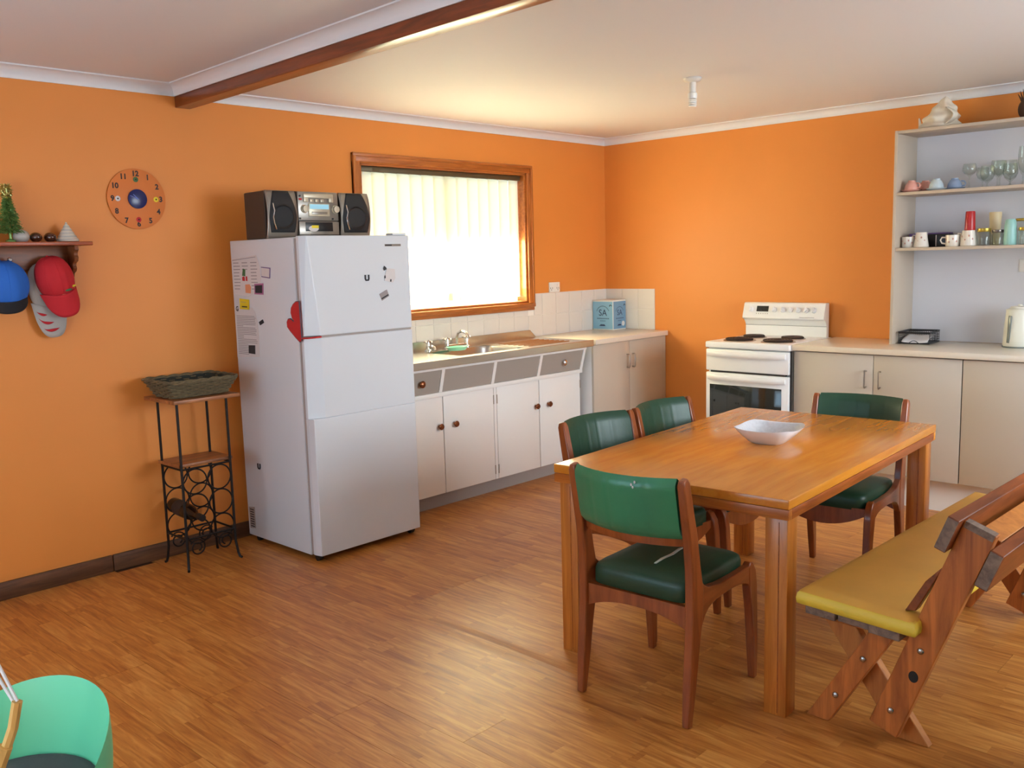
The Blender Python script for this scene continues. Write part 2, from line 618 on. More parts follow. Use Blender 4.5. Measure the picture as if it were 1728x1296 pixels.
def patch(name, pts, axis, m, parent=None, th=.0008, **kw):
    """thin sheet: pts in (u, z); axis 'x' -> plane x=0 facing +x with u=y; 'y' -> plane y=0 facing -y with u=x"""
    mb = MB()
    if axis == 'x':
        mb.prism(pts, lambda u, v: (0, u, v), lambda u, v: (th, u, v))
    else:
        mb.prism(pts, lambda u, v: (u, 0, v), lambda u, v: (u, -th, v))
    return obj(name, mb, m, parent, smooth=0, **kw)


def rect(u0, u1, v0, v1):
    return [(u0, v0), (u1, v0), (u1, v1), (u0, v1)]


# ------------------------------------------------------------------ room shell
XR, YB = 5.3, -6.6
# floor with laminate boards
fl = struct('floor', MB().box(-.2, XR + .2, YB - .2, .2, -.10, -.006), 'sub')


def fh(x, y):
    h = .0085 * math.exp(-((y + 3.375) / .035) ** 2) * max(0, math.sin(PI * min(max((x - 1.45) / 1.15, 0), 1)))
    if -3.3 < y < -2.6:
        h += .0045 * math.exp(-((x - 1.475) / .035) ** 2) * math.sin(PI * (y + 3.3) / .7)
    return h


BW, BL = .19, 1.215
board_mesh = {}


def board(x0, x1, y0, y1):
    bumpy = (y1 > -3.6 and y0 < -2.6 and x1 > 1.3 and x0 < 2.7)
    key = None if bumpy else (round(x1 - x0, 3), round(y1 - y0, 3))
    if key in board_mesh:
        me = board_mesh[key]
    else:
        g = .0006
        mb = MB()
        if bumpy:
            nx, ny = max(2, int((x1 - x0) / .03)), 12
            L_, W_ = x1 - x0, y1 - y0
            mb.grid(lambda u, v: (g + u * (L_ - 2 * g), g + v * (W_ - 2 * g), fh(x0 + u * L_, y0 + v * W_)), nx, ny)
            mb.box(g, L_ - g, g, W_ - g, -.006, -.001)
        else:
            mb.box(g, x1 - x0 - g, g, y1 - y0 - g, -.006, 0)
        bmesh.ops.recalc_face_normals(mb.bm, faces=mb.bm.faces)
        me = bpy.data.meshes.new('floor_board')
        mb.bm.to_mesh(me)
        mb.bm.free()
        if bumpy:
            me.shade_smooth()
            me.set_sharp_from_angle(angle=math.radians(40))
        me.materials.append(MT['floor'])
        if key:
            board_mesh[key] = me
    link('floor_board', me, fl, loc=(x0, y0, 0))


y = -3.375 - BW * 17
row = 0
while y < 0:
    y1 = min(y + BW, 0)
    y0 = max(y, YB)
    st = (1.475 if -3.4 < y < -2.6 else (row * .437) % BL) - BL * 3
    x = st
    while x < XR:
        a, b_ = max(x, 0), min(x + BL, XR)
        if b_ - a > .05 and y1 - y0 > .02:
            board(a, b_, y0, y1)
        x += BL
    y += BW
    row += 1

# walls
WY0, WY1, WZ0, WZ1 = -2.335, -.905, 1.145, 2.035       # window opening
mb = MB()
mb.box(-.16, 0, YB, WY0, 0, 2.6)
mb.box(-.16, 0, WY1, 0.16, 0, 2.6)
mb.box(-.16, 0, WY0, WY1, 0, WZ0)
mb.box(-.16, 0, WY0, WY1, WZ1, 2.6)
wl = struct('wall_left', mb, 'orange')
wb_ = struct('wall_back', MB().box(-.16, XR + .16, 0, .16, 0, 2.6), 'orange')
mb = MB()       # right wall with an opening added for the assumed daylight
mb.box(XR, XR + .16, YB, -2.9, 0, 2.6).box(XR, XR + .16, -.9, 0, 0, 2.6).box(XR, XR + .16, -2.9, -.9, 2.15, 2.6).box(XR, XR + .16, -2.9, -.9, 0, .95)
struct('wall_right', mb, 'plain')
mb = MB()       # wall behind the camera with its window opening
mb.box(-.16, .7, YB - .16, YB, 0, 2.6).box(3.3, XR + .16, YB - .16, YB, 0, 2.6)
mb.box(.7, 3.3, YB - .16, YB, 0, .55).box(.7, 3.3, YB - .16, YB, 1.75, 2.6)
struct('wall_front', mb, 'plain')
CL, CR = 2.345, 2.335
mb = MB().box(-.16, XR + .16, YB - .16, -3.42, CL, 2.65).box(-.16, XR + .16, -3.42, .16, CR, 2.65)
struct('ceiling', mb, 'ceil')
# timber beam
ang = -.042
mb = MB().box(0, 5.6, -.04, .04, 0, .105, bev=.003)
o = struct('trim_1', mb, 'beam')
o.location = (-.06, -3.404, 2.24)
o.rotation_euler = (0, 0, ang)


def cove(name, p0, p1, inn, size, z, drop=None):
    """cornice from p0 to p1, projecting along inn, top at z"""
    drop = drop or size
    prof = [(0, 0), (0, -drop), (.006, -drop)]
    for i in range(9):
        a = PI / 2 * i / 8
        prof.append((size - .006 - (size - .012) * math.cos(a) + 0, -.006 - (drop - .012) * (1 - math.sin(a)) + 0))
    prof += [(size, -.006), (size, 0)]
    I = Vector(inn)
    A = Vector(p0 + (z,))
    B_ = Vector(p1 + (z,))
    mb = MB().prism(prof, lambda u, v: A + I * u + Vector((0, 0, v)), lambda u, v: B_ + I * u + Vector((0, 0, v)))
    return struct(name, mb, 'cove', smooth=25)


cove('trim_2', (0, YB), (0, -3.44), (1, 0, 0), .07, CL, .052)
cove('trim_3', (0, -3.36), (0, 0), (1, 0, 0), .055, CR, .05)
cove('trim_4', (0, 0), (XR, 0), (0, -1, 0), .055, CR, .05)
ca, sa = math.cos(ang), math.sin(ang)
cove('trim_5', (-.05, -3.446), (5.35, -3.446 + sa * 5.4), (sa, -ca, 0), .055, CL, .052)
struct('baseboard_left', MB().box(0, .016, YB, -3.95, 0, .082, bev=.003).box(0, .016, -3.945, -2.62, 0, .082, bev=.003), 'skirt')

# kitchen window
win = struct('window_1', MB().box(-.115, -.085, WY0, WY0 + .04, WZ0, WZ1).box(-.115, -.085, WY1 - .04, WY1, WZ0, WZ1)
             .box(-.115, -.085, WY0 + .04, WY1 - .04, WZ0, WZ0 + .04).box(-.115, -.085, WY0 + .04, WY1 - .04, WZ1 - .04, WZ1)
             .box(-.115, -.085, -1.64, -1.60, WZ0 + .04, WZ1 - .04), 'whitep')
obj('pane', MB().box(-.102, -.098, WY0 + .03, -1.62, WZ0 + .03, WZ1 - .03), 'pane', win, smooth=0)
obj('pane', MB().box(-.102, -.098, -1.62, WY1 - .03, WZ0 + .03, WZ1 - .03), 'pane', win, smooth=0)
OY0, OY1, OZ0, OZ1 = -2.392, -.850, 1.090, 2.092


def arch(y0, y1, z0, z1, vertical):
    mb = MB()
    mb.box(0, .014, y0, y1, z0, z1, bev=.003)
    return mb


t = .036
obj('window_frame', MB().box(0, .018, OY0, OY1, OZ1 - .052, OZ1, bev=.004).box(0, .026, OY0, OY1, OZ1 - .02, OZ1, bev=.004), 'frame', win)
obj('window_frame', MB().box(0, .018, OY0, OY1, OZ0, OZ0 + .052, bev=.004).box(0, .030, OY0, OY1, OZ0 + .024, OZ0 + .05, bev=.004), 'frame', win)
obj('window_frame', MB().box(0, .0182, OY0, OY0 + .052, OZ0 + .0505, OZ1 - .0505, bev=.003).box(0, .0262, OY0, OY0 + .02, OZ0 + .03, OZ1 - .018, bev=.003), 'framez', win)
obj('window_frame', MB().box(0, .0182, OY1 - .052, OY1, OZ0 + .0505, OZ1 - .0505, bev=.003).box(0, .0262, OY1 - .02, OY1, OZ0 + .03, OZ1 - .018, bev=.003), 'framez', win)
mb = MB().box(-.085, .004, WY0 - .002, WY0 + .014, WZ0, WZ1).box(-.085, .004, WY1 - .014, WY1 + .002, WZ0, WZ1)
mb.box(-.085, .004, WY0, WY1, WZ0 - .002, WZ0 + .012).box(-.085, .004, WY0, WY1, WZ1 - .012, WZ1 + .002)
obj('window_reveal', mb, 'frame', win, bevel=.002)

struct('added_eave', MB().box(-.78, -.16, -3.6, .3, 2.25, 2.33), 'cove', smooth=0)  # unseen eave, added to keep sun off the upper blind
bl = thing('vertical_blind', 'cream vertical blind glowing with sun in the timber framed window', 'blind', (-.040, -1.62, WZ0))
obj('headrail', MB().box(-.020, .020, -.69, .69, .845, .876, bev=.004).box(.004, .0205, -.60, -.545, .85, .870), 'rail', bl)
n = 14
slat_me = None
for i in range(n):
    yc = -.69 + .049 + i * (1.282 / (n - 1))
    if slat_me is None:
        mb = MB()
        Z0, Z1 = .045, .847
        hw = .058
        mb.grid(lambda u, v: (.006 * math.sin(PI * u) - .004, (u - .5) * 2 * hw, Z0 + (Z1 - Z0) * v), 6, 4)
        mb.grid(lambda u, v: (.006 * math.sin(PI * u) - .0046, (u - .5) * 2 * hw * .93, Z0 + .005 + .048 * v), 6, 2)
        bmesh.ops.recalc_face_normals(mb.bm, faces=mb.bm.faces)
        slat_me = bpy.data.meshes.new('slat')
        mb.bm.to_mesh(slat_me)
        mb.bm.free()
        slat_me.shade_smooth()
        slat_me.materials.append(MT['blind'])
    o = link('slat', slat_me, bl, loc=(0, yc, 0))
    o.rotation_euler = (0, 0, .16 + random.uniform(-.03, .03))
obj('carrier_clips', MB().box(-.006, .004, -.66, -.655, .83, .85), 'whitep', bl)

# splash-back tiles
tmesh = {}


def tile(par, axis, u0, u1, z0, z1):
    key = (axis, round(u1 - u0, 3), round(z1 - z0, 3))
    if key not in tmesh:
        mb = MB()
        g = .0012
        if axis == 'x':
            mb.box(0, .007, g, u1 - u0 - g, g, z1 - z0 - g, bev=.0015, seg=1)
        else:
            mb.box(g, u1 - u0 - g, -.007, 0, g, z1 - z0 - g, bev=.0015, seg=1)
        me = bpy.data.meshes.new('tile')
        mb.bm.to_mesh(me)
        mb.bm.free()
        me.materials.append(MT['tile'])
        tmesh[key] = me
    link('tile', tmesh[key], par, loc=(0, u0, z0) if axis == 'x' else (u0, 0, z0))


obj('grout', MB().box(0, .004, OY1, -.004, .90, 1.2035).box(0, .004, -2.72, OY1, .90, OZ0), 'grout', wl, smooth=0)
obj('grout', MB().box(.004, .455, -.004, 0, .90, 1.2035), 'grout', wb_, smooth=0)
for i in range(18):
    u1 = -.150 * i - .008
    u0 = u1 - .150
    if u0 > OY1 - .01:
        tile(wl, 'x', u0, u1, .902, 1.052)
        tile(wl, 'x', u0, u1, 1.052, 1.202)
    elif u1 > OY1:
        tile(wl, 'x', u0, u1, .902, 1.052)
        tile(wl, 'x', OY1 + .002, u1, 1.052, 1.202)
    else:
        tile(wl, 'x', u0, u1, .902, 1.052)
        tile(wl, 'x', u0, u1, 1.052, 1.089)
for i in range(3):
    u0 = .008 + .150 * i
    tile(wb_, 'y', u0, u0 + .150, .902, 1.052)
    tile(wb_, 'y', u0, u0 + .150, 1.052, 1.202)

# power outlets
g = thing('power_outlet', 'white double power outlet above the tiles right of the window', 'outlet', (0.0, -.62, 1.241))
obj('plate', MB().box(0, .009, -.058, .058, -.036, .036, bev=.003), 'gpo', g)
for s in (-.035, .035):
    obj('switch', MB().box(.009, .012, s - .008, s + .008, .010, .026, bev=.001), 'gpo', g)
    obj('socket_slots', MB().box(.0088, .0095, s - .012, s - .008, -.012, .0, bev=0).box(.0088, .0095, s + .008, s + .012, -.012, 0).box(.0088, .0095, s - .002, s + .002, -.024, -.013), 'inkd', g)


# ------------------------------------------------------------------ sink cupboard (against the left wall)
SX, SY0, SY1 = .47, -2.585, -.905        # door plane, extent
sk = thing('sink_cupboard', 'white painted sink cupboard with grey sloping drawers beside the fridge', 'cupboard', (0, SY0, 0))
LY = SY1 - SY0


def ly(y):
    return y - SY0


mb = MB()
mb.box(.012, SX - .02, 0, .018, .095, .85).box(.012, SX - .02, LY - .018, LY, .095, .85)
mb.box(.012, SX - .02, .018, LY - .018, .095, .112).box(.012, .02, .018, LY - .018, .112, .70)
obj('carcass', mb, 'cream', sk, smooth=0)
obj('kickboard', MB().box(SX - .09, SX - .075, 0, LY, 0, .095), 'kick', sk, smooth=0)
TX = .522       # fascia top
BX = .486       # fascia bottom


def slab(y0, y1, za, zb, th, push=0.):
    """piece lying in the sloping drawer front, za..zb heights"""
    def P(y, z, d):
        tt = (z - .70) / .14
        return Vector((BX + (TX - BX) * tt - d + push, y, z))
    return MB().loft([[P(y0, za, 0), P(y1, za, 0), P(y1, za, th), P(y0, za, th)], [P(y0, zb, 0), P(y1, zb, 0), P(y1, zb, th), P(y0, zb, th)]])


obj('front_rail', MB().box(SX - .02, BX + .002, 0, LY, .676, .702, bev=.002), 'cream', sk)
mb = MB().loft([[Vector((TX - .02, 0, .838)), Vector((TX - .02, LY, .838)), Vector((TX + .004, LY, .838)), Vector((TX + .004, 0, .838))],
                [Vector((TX - .02, 0, .862)), Vector((TX - .02, LY, .862)), Vector((TX + .008, LY, .862)), Vector((TX + .008, 0, .862))]])
obj('front_rail', mb, 'cream', sk, smooth=0)
divs = [SY0 + .012, -2.200, -1.772, -1.352, SY1 - .012]
for d in divs:
    obj('divider', slab(ly(d) - .012, ly(d) + .012, .701, .839, .02), 'cream', sk, smooth=0)
for i in range(4):
    a, b_ = ly(divs[i]) + .013, ly(divs[i + 1]) - .013
    dr = obj('drawer' if i in (0, 3) else 'fascia_panel', slab(a, b_, .7035, .8365, .014, -.004), 'greyf', sk, smooth=0)
    if i in (0, 3):
        yk = ly(-2.36) if i == 0 else ly(-1.118)
        mb = MB().lathe([(0, 0), (.009, 0), (.008, .012), (.019, .018), (.021, .024), (.014, .031), (0, .033)], 20)
        o = obj('knob', mb, 'bronze' if i == 0 else 'chrome', dr, label=None if i == 0 else 'chrome drawer knob')
        o.location = (.496, yk, .768)
        o.rotation_euler = (0, PI / 2, 0)
dy = [SY0 + .006, -2.170, -1.737, -1.330, SY1 - .006]
kn = [(-2.205, .50), (-2.085, .50), (-1.366, .507), (-1.245, .506)]
for i in range(4):
    a, b_ = ly(dy[i]) + .003, ly(dy[i + 1]) - .003
    if i == 1:
        b_ -= .012
    if i == 2:
        a += .012
    d = obj('door', MB().box(SX - .018, SX, a, b_, .098, .674, bev=.002), 'cream', sk)
    mb = MB().lathe([(0, 0), (.008, 0), (.007, .012), (.017, .018), (.019, .023), (.013, .030), (0, .031)], 20)
    o = obj('knob', mb, 'bronze', d)
    o.location = (SX, ly(kn[i][0]), kn[i][1])
    o.rotation_euler = (0, PI / 2, 0)
    hy = {0: None, 1: b_, 2: a, 3: b_}[i]
    if hy is not None:
        for z in (.60, .16):
            obj('hinge', MB().box(SX - .004, SX + .003, hy - .003, hy + .003, z - .028, z + .028), 'nickel', d, smooth=0)
obj('stile', MB().box(SX - .018, SX - .001, ly(-1.737) - .0115, ly(-1.737) + .0115, .098, .676), 'cream', sk, smooth=0)

# stainless bench top with bowl and drainer
st = thing('sink_bench', 'stainless steel sink bench top with bowl, drainer and upstand', 'sink', (0, SY0, .862))
SF = .582
e = -.900
mb = MB()
T0, T1 = .0, .038
b0, b1, c0, c1 = ly(-2.04), ly(-1.50), .17, .50
mb.box(.03, SF, 0, b0, T0, T1).box(.03, SF, b1, ly(e), T0, T1).box(.03, c0, b0, b1, T0, T1).box(c1, SF, b0, b1, T0, T1)
mb.box(SF - .006, SF + .004, 0, ly(e), -.002, T1 + .003, bev=.002)
obj('bench_sheet', mb, 'steel', st, smooth=0)
mb = MB()
rings = []
for k, (ins, z) in enumerate(((0, .037), (.006, .02), (.012, -.10), (.035, -.135), (.10, -.14))):
    rr = []
    for j in range(32):
        a = 2 * PI * j / 32
        hx, hy = (c1 - c0) / 2 - ins, (b1 - b0) / 2 - ins
        ca_, sa_ = math.cos(a), math.sin(a)
        pw = .35
        rr.append(Vector(((c0 + c1) / 2 + hx * math.copysign(abs(ca_) ** pw, ca_), (b0 + b1) / 2 + hy * math.copysign(abs(sa_) ** pw, sa_), z)))
    rings.append(rr)
mb.loft(rings, caps=False)
mb.poly([tuple(p) for p in rings[-1]])
obj('bowl', mb, 'steel', st)
mb = MB()
for k in range(7):
    mb.tube([(.20 + .045 * k, ly(-1.42), T1 + .001), (.20 + .045 * k, ly(-1.02), T1 + .001)], .004, 6)
obj('drainer_ribs', mb, 'steel', st)
mb = MB().prism([(0, -.002), (ly(-.862), -.002), (ly(-.925), .052), (0, .052)], lambda u, v: (.009, u, T1 + v), lambda u, v: (.034, u, T1 + v))
obj('upstand', mb, 'steel', st, smooth=0)

# taps
def cross_tap(par, y, x, h):
    obj('tap_body', MB().lathe([(.022, 0), (.022, .006), (.013, .012), (.012, h - .02), (.016, h - .015), (.015, h), (0, h)], 18, cx=x, cy=y), 'chrome', par)
    mb = MB()
    for a in (.4, .4 + PI / 2):
        dx, dyy = math.cos(a) * .026, math.sin(a) * .026
        mb.tube([(x - dx, y - dyy, h + .012), (x + dx, y + dyy, h + .012)], .006, 8)
        for s in (-1, 1):
            mb.ell((x + s * dx, y + s * dyy, h + .012), (.008, .008, .008), 10, 6)
    mb.lathe([(.011, h - .002), (.012, h + .018), (.006, h + .026), (0, h + .027)], 14, cx=x, cy=y)
    obj('cross_handle', mb, 'chrome', par)


tp = thing('pillar_tap', 'chrome pillar tap with cross handle standing next to the fridge', 'tap', (.115, -1.955, .9))
cross_tap(tp, 0, 0, .045)
obj('spout', MB().tube([(0, 0, .028), (.03, 0, .034), (.055, 0, .026), (.066, 0, .008)], .008, 10), 'chrome', tp)
mx = thing('mixer_tap_set', 'chrome sink mixer set with two cross handles and arched spout', 'tap', (.110, -1.715, .9))
cross_tap(mx, -.075, 0, .048)
cross_tap(mx, .095, 0, .052)
obj('bridge', MB().tube([(0, -.075, .018), (0, .095, .018)], .009, 10), 'chrome', mx)
obj('spout', MB().tube([(0, .01, .02), (0, .01, .07), (.012, .01, .095), (.045, .01, .108), (.085, .01, .100), (.105, .01, .075), (.107, .01, .062)], .009, 12), 'chrome', mx)
mb = MB().lathe([(0, .002), (.040, .002), (.052, .022), (.055, .024), (.050, .020), (.038, .006), (0, .006)], 26, sy=1.5)
sd = obj('soap_dish', mb, 'dish', label='mint green soap dish on the sink bench in front of the taps', cat='dish', loc=(.245, -1.83, .900))

# ------------------------------------------------------------------ beige corner cupboard
AX, AY0 = .555, -.868
cc = thing('corner_cupboard', 'beige two door cupboard in the corner between sink and stove', 'cupboard', (0, AY0, 0))
D = -AY0 - .009
obj('carcass', MB().box(.012, AX - .018, 0, .016, .0, .862).box(.012, AX - .018, D - .016, D, .0, .862).box(.012, AX - .018, .016, D - .016, .12, .136).box(.012, .02, .016, D - .016, .136, .862), 'white', cc, smooth=0)
obj('kickboard', MB().box(AX - .08, AX - .065, .016, D - .016, 0, .118), 'kick', cc, smooth=0)
mid = D / 2 - .02
for i, (a, b_) in enumerate(((.001, mid - .0015), (mid + .0015, D - .001))):
    d = obj('door', MB().box(AX - .017, AX, a, b_, .12, .860, bev=.0015), 'beige', cc)
    yh = mid - .032 if i == 0 else mid + .032
    obj('handle', MB().tube([(AX, yh, .765), (AX + .022, yh, .768), (AX + .027, yh, .762), (AX + .027, yh, .678), (AX + .022, yh, .672), (AX, yh, .675)], .0045, 8), 'nickel', d)
mb = MB().box(.009, .578, 0, D, 0, .036, bev=.004)
obj('corner_worktop', mb, 'bench', label='pale laminate worktop over the beige corner cupboard', cat='worktop', loc=(0, AY0, .864))

# pale blue wine carton with SA lettering
bx = thing('carton', 'pale blue carton lettered SA on the corner worktop', 'box', (.105, -.100, .9), .03)
W2, D2, H2 = .095, .083, .226
obj('carton_body', MB().box(-W2, W2, -D2, D2, 0, H2, bev=.002), 'cartonw', bx)
obj('printed_panel', MB().box(-W2 + .003, W2 - .004, -D2 - .0008, -D2, .008, H2 - .012), 'bluebox', bx, smooth=0)
obj('printed_panel', MB().box(W2, W2 + .0008, -D2 + .004, D2 - .003, .008, H2 - .012), 'bluebox2', bx, smooth=0, label='greyer blue printed side')
for face, off in (('-y', -D2 - .001), ('+x', W2 + .001)):
    def P3(u, z, face=face, off=off):
        return (u, off, z) if face == '-y' else (off, u, z)
    sc_ = 1.0 if face == '-y' else .88
    text('lettering', 'SA', .068 * sc_, 'navyink', bx, P3(0, .128), face, .0004)
    mb = MB()
    for k in range(15):
        a0, a1 = PI * (.12 + .76 * k / 15), PI * (.12 + .76 * (k + .7) / 15)
        r0, r1 = .058 * sc_, .063 * sc_
        q = [P3(r * -math.cos(a), .120 + r * math.sin(a)) for r, a in ((r0, a0), (r0, a1), (r1, a1), (r1, a0))]
        mb.poly(q)
    for k in range(9):
        u = -.052 + .0125 * k
        mb.poly([P3(u * sc_, .083), P3((u + .008) * sc_, .083), P3((u + .008) * sc_, .090), P3(u * sc_, .090)])
    for k in range(4):
        u = -.024 + .013 * k
        mb.poly([P3(u * sc_, .066), P3((u + .008) * sc_, .066), P3((u + .008) * sc_, .071), P3(u * sc_, .071)])
    mb.poly([P3(-.035 * sc_, .030), P3(.025 * sc_, .030), P3(.015 * sc_, .042), P3(-.02 * sc_, .042)])
    obj('print', mb, 'navyink', bx, smooth=0)
    mb = MB()
    for k in range(10):
        a0 = PI * k / 9
        mb.poly([P3(.072 * sc_ + math.cos(a0) * r, .180 + math.sin(a0) * r) for r in (.006, .012)] + [P3(.072 * sc_ + math.cos(a0 + .33) * r, .180 + math.sin(a0 + .33) * r) for r in (.012, .006)])
    obj('emblem', mb, 'inkd', bx, smooth=0)
mb = MB().lathe([(0, 0), (.019, 0), (.019, .0012), (0, .0012)], 20)
o = obj('round_sticker', mb, 'cartonw', bx)
o.location = (W2 + .0008, .045, .045)
o.rotation_euler = (0, PI / 2, 0)

# ------------------------------------------------------------------ stove
SW = .578
sv = thing('stove', 'white upright electric stove with four burnt coil plates', 'stove', (1.272, 0, 0))
FY = -.620
mb = MB().box(.004, SW - .004, FY + .035, -.03, .06, .862)
obj('body', mb, 'white', sv, bevel=.004)
obj('feet', MB().box(.03, .06, -.55, -.50, 0, .06).box(SW - .06, SW - .03, -.55, -.50, 0, .06).box(.03, .06, -.12, -.08, 0, .06).box(SW - .06, SW - .03, -.12, -.08, 0, .06), 'dark', sv)
obj('hob_top', MB().box(0, SW, FY - .004, -.04, .860, .900, bev=.008, seg=3), 'white', sv)
# splash panel: lower upright, bulged control head
prof = [(-.036, .895), (-.062, .895), (-.062, .968), (-.070, .985), (-.086, 1.005), (-.108, 1.014), (-.110, 1.022), (-.082, 1.112), (-.074, 1.119), (-.030, 1.119), (-.030, .895)]
mb = MB().prism(prof[1:], lambda u, v: (-.028, u, v), lambda u, v: (SW - .028, u, v))
pn = obj('control_panel', mb, 'white', sv, smooth=25, bevel=.003)
obj('panel_seam', MB().box(-.027, SW - .029, -.0632, -.061, .9665, .9685), 'gap', sv, smooth=0)


def panel_pt(x, z, out=0.):
    tt = (z - 1.022) / .09
    yy = -.110 + .028 * tt
    return Vector((x, yy - out, z + out * .3))


nrm = Vector((0, -1, .31)).normalized()
knx = [.030, .200, .262, .315, .368, .424, .476]
for k, x in enumerate(knx):
    mb = MB().lathe([(0, 0), (.019, 0), (.019, .006), (.014, .010), (.012, .022), (0, .023)], 20)
    mb.box(-.0035, .0035, -.015, .015, .008, .026, bev=.001)
    kb = obj('knob', mb, 'white', sv)
    kb.location = panel_pt(x, 1.073)
    kb.rotation_euler = nrm.to_track_quat('Z', 'Y').to_euler()
a = panel_pt(.072, 1.060, .0012)
b_ = panel_pt(.158, 1.060, .0012)
c_ = panel_pt(.158, 1.096, .0012)
d_ = panel_pt(.072, 1.096, .0012)
mb = MB().loft([[a, b_, c_, d_], [p - nrm * .002 for p in (a, b_, c_, d_)]])
obj('clock_display', mb, 'blackglass', sv, smooth=0)
mb = MB()
for k in range(6):
    p = panel_pt(.075 + .016 * k, 1.046, .001)
    mb.ell(p, (.003, .002, .003), 8, 6)
obj('buttons', mb, 'silver', sv)
obj('print_strip', MB().box(.385, .485, -.1115, -.109, 1.0245, 1.0275), 'ink', sv, smooth=0)
# coils
for (x, y_, r) in ((.168, -.485, .092), (.428, -.475, .095), (.145, -.255, .072), (.412, -.250, .072)):
    pan = obj('hob_plate', MB().lathe([(0, .901), (r * 1.0, .901), (r * 1.08, .904), (r * 1.10, .901), (r * 1.12, .8995)], 28, cx=x, cy=y_), 'nickel', sv)
    pts = []
    turns = 4
    for k in range(turns * 26 + 1):
        aa = 2 * PI * k / 26
        rr = r * .22 + r * .76 * k / (turns * 26)
        pts.append((x + rr * math.cos(aa), y_ + rr * math.sin(aa), .911))
    obj('coil', MB().tube(pts, .0068, 6), 'coil', pan)
# grill door, oven door
gd = obj('grill_door', MB().box(.003, SW - .006, FY, FY + .033, .716, .853, bev=.006), 'white', sv)
od = obj('oven_door', MB().box(.003, SW - .006, FY, FY + .033, .13, .704, bev=.006), 'white', sv)
obj('vent_slot', MB().box(.035, SW - .03, FY + .006, FY + .034, .705, .715), 'gap', sv, smooth=0)
for par, z in ((gd, .826), (od, .676)):
    pts = []
    for k in range(13):
        u = k / 12
        pts.append((.018 + u * (SW - .042), FY - .006 - .030 * (math.sin(PI * u) ** .45), z))
    mb = MB()
    rings = []
    for p in pts:
        rings.append([Vector((p[0], p[1] + .008 * math.cos(q) , p[2] + .017 * math.sin(q))) for q in [2 * PI * j / 10 for j in range(10)]])
    mb.loft(rings)
    obj('handle', mb, 'white', par)
wy = FY - .0015
obj('window', MB().box(.032, SW - .050, FY - .002, FY + .002, .21, .628, bev=.0015), 'blackglass', od)
obj('side_gap_shade', MB().box(SW - .006, SW - .001, FY + .02, FY + .04, .06, .86), 'gap', sv, smooth=0)  # dark strip painted as the shade of the gap beside the stove

# ------------------------------------------------------------------ right-hand cupboards and worktop
RX0 = 1.857
rc = thing('long_cupboard', 'beige three door floor cupboard to the right of the stove', 'cupboard', (RX0, 0, 0))
RL = 1.93
DYF = -.580
obj('carcass', MB().box(0, .016, DYF + .018, -.004, .0, .862).box(RL - .016, RL, DYF + .018, -.004, 0, .862).box(.016, RL - .016, DYF + .018, -.004, .185, .2).box(.016, RL - .016, -.012, -.004, .2, .862), 'beige', rc, smooth=0)
obj('kickboard', MB().box(.016, RL - .016, -.50, -.485, 0, .184), 'whitep', rc, smooth=0)
edges = [0.001, .481, .957, 1.438, RL - .001]
for i in range(4):
    g1 = .0015 if i != 1 else .004
    d = obj('door', MB().box(edges[i] + .0015, edges[i + 1] - g1, DYF, DYF + .017, .186, .860, bev=.0015), 'beige', rc)
    if i != 3 and i != 2:
        xh = edges[1] - .040 if i == 0 else edges[1] + .040
        obj('handle', MB().tube([(xh, DYF, .768), (xh, DYF - .022, .772), (xh, DYF - .028, .766), (xh, DYF - .028, .680), (xh, DYF - .022, .674), (xh, DYF, .678)], .0048, 8), 'nickel', d)
obj('gap_strip', MB().box(edges[2] - .005, edges[2] + .002, DYF + .008, DYF + .02, .19, .86), 'gap', rc, smooth=0)
obj('long_worktop', MB().box(-.004, RL + .01, -.603, -.002, 0, .034, bev=.004), 'bench', label='long pale laminate worktop running right from the stove', cat='worktop', loc=(RX0, 0, .866))

# ------------------------------------------------------------------ open shelf unit
UX0, UW = 2.318, 1.20
UYF = -.310
un = thing('shelf_unit', 'tall open shelf unit standing on the long worktop', 'shelf', (UX0, 0, .900))
obj('side_panel', MB().box(0, .017, UYF, -.009, 0, 1.215, bev=.001), 'unit', un)
obj('side_panel', MB().box(UW - .017, UW, UYF, -.009, 0, 1.215, bev=.001), 'unit', un)
obj('top_panel', MB().box(0.0172, UW - .0172, UYF, -.009, 1.197, 1.214, bev=.001), 'unit', un)
obj('shelf_board', MB().box(.0172, UW - .0172, UYF + .004, -.009, .853, .870, bev=.001), 'unit', un)
obj('shelf_board', MB().box(.0172, UW - .0172, UYF + .004, -.009, .539, .556, bev=.001), 'unit', un)
obj('back_panel', MB().box(.0002, UW - .0002, -.0088, -.002, .001, 1.214), 'unitback', un, smooth=0)
ZS1, ZS2, ZS3 = .9 + .556, .9 + .870, .9 + 1.214
g = thing('power_outlet', 'white power outlet inside the shelf unit at the right picture edge', 'outlet', (2.972, -.009, 1.341))
obj('plate', MB().box(-.058, .058, -.009, 0, -.036, .036, bev=.003), 'gpo', g)
obj('switch', MB().box(-.043, -.027, -.012, -.009, .010, .026), 'gpo', g)

# ------------------------------------------------------------------ fridge
fr = thing('fridge', 'tall white two door fridge with papers and magnets on it', 'fridge', (.07, -3.240, 0))
FW = .652
mb = MB().box(0, .575, 0, FW, .030, 1.585, bev=.004)
obj('body', mb, 'fridge', fr)
obj('door_seal', MB().box(.575, .592, .006, FW - .006, .036, 1.580), 'kick', fr, smooth=0)


